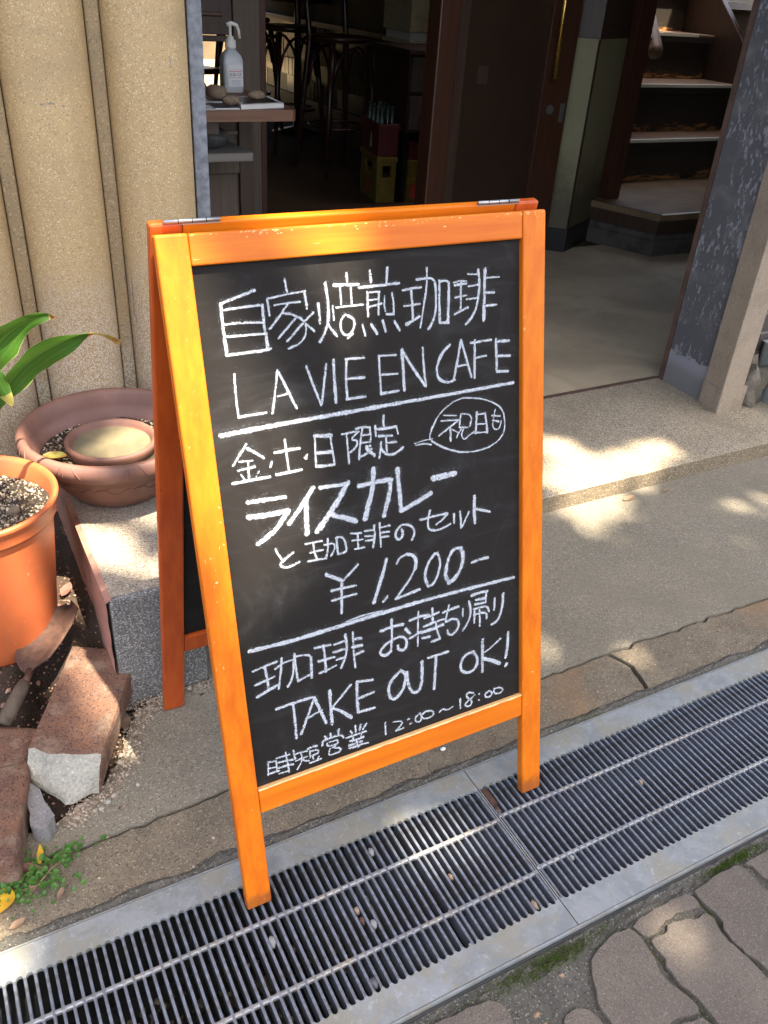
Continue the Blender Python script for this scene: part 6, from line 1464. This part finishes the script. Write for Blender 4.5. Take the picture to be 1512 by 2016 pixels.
# things lodged in the grating
G_ = 'stones caught in the grating'
for (x, y, s_, m, lab) in ((0.454, 0.739, 0.006, 'stone', 'grey pebble caught in the grating behind the left leg, near the inner plate'), (0.384, 0.658, 0.005, 'stone_tan', 'small tan pebble, upper one of the three in the middle of the left grating'),
        (0.389, 0.640, 0.0052, 'rust', 'brown nut-like pebble, between tan and grey ones in the left grating'), (0.405, 0.628, 0.0062, 'stone', 'grey pebble, lowest of three in the left grating'), (0.252, 0.668, 0.007, 'stone', 'grey pebble caught just below the left foot of the sign'),
        (0.362, 0.550, 0.007, 'stone_dark', 'dark pebble caught near the outer plate of the left grating'), (0.548, 0.645, 0.005, 'dry', 'orange-tan crumb in the middle of the left grating'), (0.962, 0.659, 0.0055, 'stone_tan', 'brown pebble in the middle band of the right grating'),
        (0.920, 0.591, 0.0045, 'stone_dark', 'dark chip by the outer cross bar of the right grating'), (0.744, 0.590, 0.0048, 'stone', 'pale chip touching the outer cross bar near the joint'), (0.632, 0.547, 0.0070, 'stone_tan', 'brown stone caught left of the joint by the outer plate')):
    gi = round((x - (X0 - NB * PITCH + 0.0068)) / PITCH - 0.5); x = X0 - NB * PITCH + 0.0068 + (gi + 0.5) * PITCH
    tag(MB().blob((x, y, -0.004), s_, 2, 0.3, 0.75, 1.25, 1.0, x * 99).build('lodged_pebble', m, smooth=True, origin=(x, y, -0.004)), lab, 'pebble', G_)
cp = thing('rusty_clip', 'rusty brown clip wedged at the joint of the gratings by the right leg', 'clip', (0.688, 0.735, 0))
MB().box((0.6815, 0.728, -0.006), (0.6925, 0.765, 0.0015)).build('plate', 'rust', cp, bevel=0.001)
MB().tube([(0.6865, 0.727, -0.001), (0.6865, 0.712, -0.003)], 0.004, 10).build('bolt', 'rust', cp, smooth=True)
tag(MB().blob((0.668, 0.872, 0.002), 0.0045, 2, 0.4, 1.2, 0.8, 0.7, 5).build('white_chip', 'paper', smooth=False, origin=(0.668, 0.872, 0)), 'white stone chip on the kerb below the sign', 'pebble')
for (x, y, s_, lab) in ((0.610, 0.442, 0.004, 'orange crumb on the mossy mortar by the outer plate'), (0.545, 0.414, 0.0055, 'larger orange chip on the dark mortar below the grating'), (0.548, 0.398, 0.003, 'small cream chip below the larger orange chip'), (1.075, 0.452, 0.007, 'grey stone at the right edge beside the moss')):
    tag(MB().blob((x, y, -0.009), s_, 2, 0.4, 1.1, 0.8, 0.7, x * 50).build('stone_chip', 'dry' if s_ < .006 else 'stone', origin=(x, y, -0.01)), lab, 'stone chip')
for (x, y, s_, lab) in ((0.095, 1.010, 0.0048, 'cream pebble beside the large brick'), (0.082, 1.000, 0.0042, 'pale pebble just below the cream pebble'), (0.148, 1.024, 0.004, 'tan pebble on the concrete right of the brick')):
    tag(MB().blob((x, y, 0.003), s_, 2, 0.3, 1.1, 0.9, 0.8, x * 50).build('cream_pebble', 'mortar_face', origin=(x, y, 0)), lab, 'pebble')

# ================================================================== STREET TREE WHOSE CROWN SHADES THE PAVEMENT
tc = Vector((1.0, 1.3, 0)) + S * (7.6 / S.z)
tree = thing('street_tree', 'tall street tree standing on the pavement behind the viewer', 'tree', (2.9, -2.6, -0.02))
MB().tube([(2.9, -2.6, -0.05), (2.85, -2.55, 2.0), (2.7, -2.4, 4.6), (2.4, -2.1, 6.2), (2.0, -1.9, 7.4)], [0.22, 0.17, 0.14, 0.10, 0.05], 14).build('trunk', 'bark', tree, smooth=True)
for k_, e in enumerate(((0.2, -0.6, 7.2), (3.6, -0.4, 7.4), (0.9, -3.4, 7.3), (4.0, -3.4, 7.2))):
    MB().tube([(2.66, -2.36, 4.8), ((2.5 + e[0]) / 2, (-2.2 + e[1]) / 2, 6.2), e], [0.09, 0.05, 0.02], 8).build('limb', 'bark', tree, smooth=True)
HOLES = [(0.310, 0.917, 0.776, 0.060), (0.315, 0.934, 0.844, 0.060), (0.320, 0.895, 0.689, 0.045), (0.320, 0.946, 0.892, 0.060), (0.380, 0.949, 0.902, 0.050), (0.440, 0.949, 0.902, 0.035), (0.325, 0.873, 0.601, 0.020), (0.380, 0.917, 0.776, 0.030), (0.320, 0.851, 0.514, -0.010), (0.400, 0.934, 0.844, 0.035), (1.900, 1.600, 0.050, -0.035), (2.000, 1.520, 0.050, -0.040), (1.476, 1.556, 0.050, 0.040), (1.485, 1.478, 0.050, 0.045), (1.600, 1.507, 0.050, 0.050), (1.711, 1.526, 0.050, 0.035), (1.507, 1.440, 0.050, 0.050), (1.558, 1.685, 0.050, 0.025), (1.826, 1.564, 0.050, 0.025), (2.150, 1.350, 0.000, -0.035), (1.600, 1.200, 0.000, -0.040), (1.300, 1.120, 0.000, -0.045), (1.550, 1.330, 0.000, -0.035), (1.394, 1.353, 0.000, -0.030), (1.442, 1.307, 0.000, -0.030), (1.898, 1.296, 0.000, -0.010), (1.980, 1.278, 0.000, -0.020), (1.761, 1.136, 0.000, -0.030), (1.010, 0.990, 0.000, -0.015), (0.650, 0.880, 0.000, -0.010), (-0.120, 0.800, 0.000, 0.030), (0.543, 0.701, 0.000, 0.000), (0.597, 0.708, 0.000, -0.010), (0.805, 0.393, 0.000, -0.030), (1.192, 0.902, 0.000, -0.010), (0.225, 1.290, 0.250, -0.010), (0.200, 1.345, 0.250, -0.010), (0.300, 1.450, 0.250, -0.010), (0.255, 1.250, 0.250, -0.010), (0.130, 1.400, 0.200, 0.060), (0.120, 1.360, 0.120, 0.040), (0.110, 1.360, 0.300, 0.050), (0.060, 1.330, 0.280, 0.030), (0.130, 1.500, 0.390, 0.030), (0.330, 1.600, 0.360, 0.035), (0.110, 1.560, 0.380, 0.020), (0.380, 1.500, 0.330, 0.030), (0.090, 1.420, 0.100, -0.020)]
rnd = random.Random(21); mb = MB(); V_ = []; F_ = []
SN_ = S
def blocked(p):
    for (hx, hy, hz, hr) in HOLES:
        d_ = p - Vector((hx, hy, hz)); q = d_ - SN_ * d_.dot(SN_)
        if q.length < hr * rnd.uniform(0.7, 1.3) + rnd.uniform(0.045, 0.085): return True
    return False
NL = 80000
for i in range(NL):
    z = rnd.uniform(6.3, 7.9); a = rnd.uniform(0, 6.283); r_ = 3.4 * math.sqrt(rnd.random())
    p = Vector((1.15, 1.3, 0)) + S * (z / S.z) + Vector((r_ * math.cos(a), r_ * math.sin(a), 0)); p.z = z
    if noise.noise(p * 2.2) < -0.5: continue
    if blocked(p): continue
    u = Vector((rnd.gauss(0, 1), rnd.gauss(0, 1), rnd.gauss(0, .5))).normalized(); w = Vector((rnd.gauss(0, 1), rnd.gauss(0, 1), rnd.gauss(0, .6))); w = (w - u * w.dot(u)).normalized()
    l_, h_ = rnd.uniform(0.05, 0.085), rnd.uniform(0.028, 0.045)
    b_ = len(V_); V_ += [tuple(p - u * l_), tuple(p - w * h_), tuple(p + u * l_), tuple(p + w * h_)]; F_.append((b_, b_ + 1, b_ + 2, b_ + 3))
mb.add(V_, F_)
cr_ = mb.build('crown', 'tree_leaf', tree); cr_['kind'] = 'stuff'
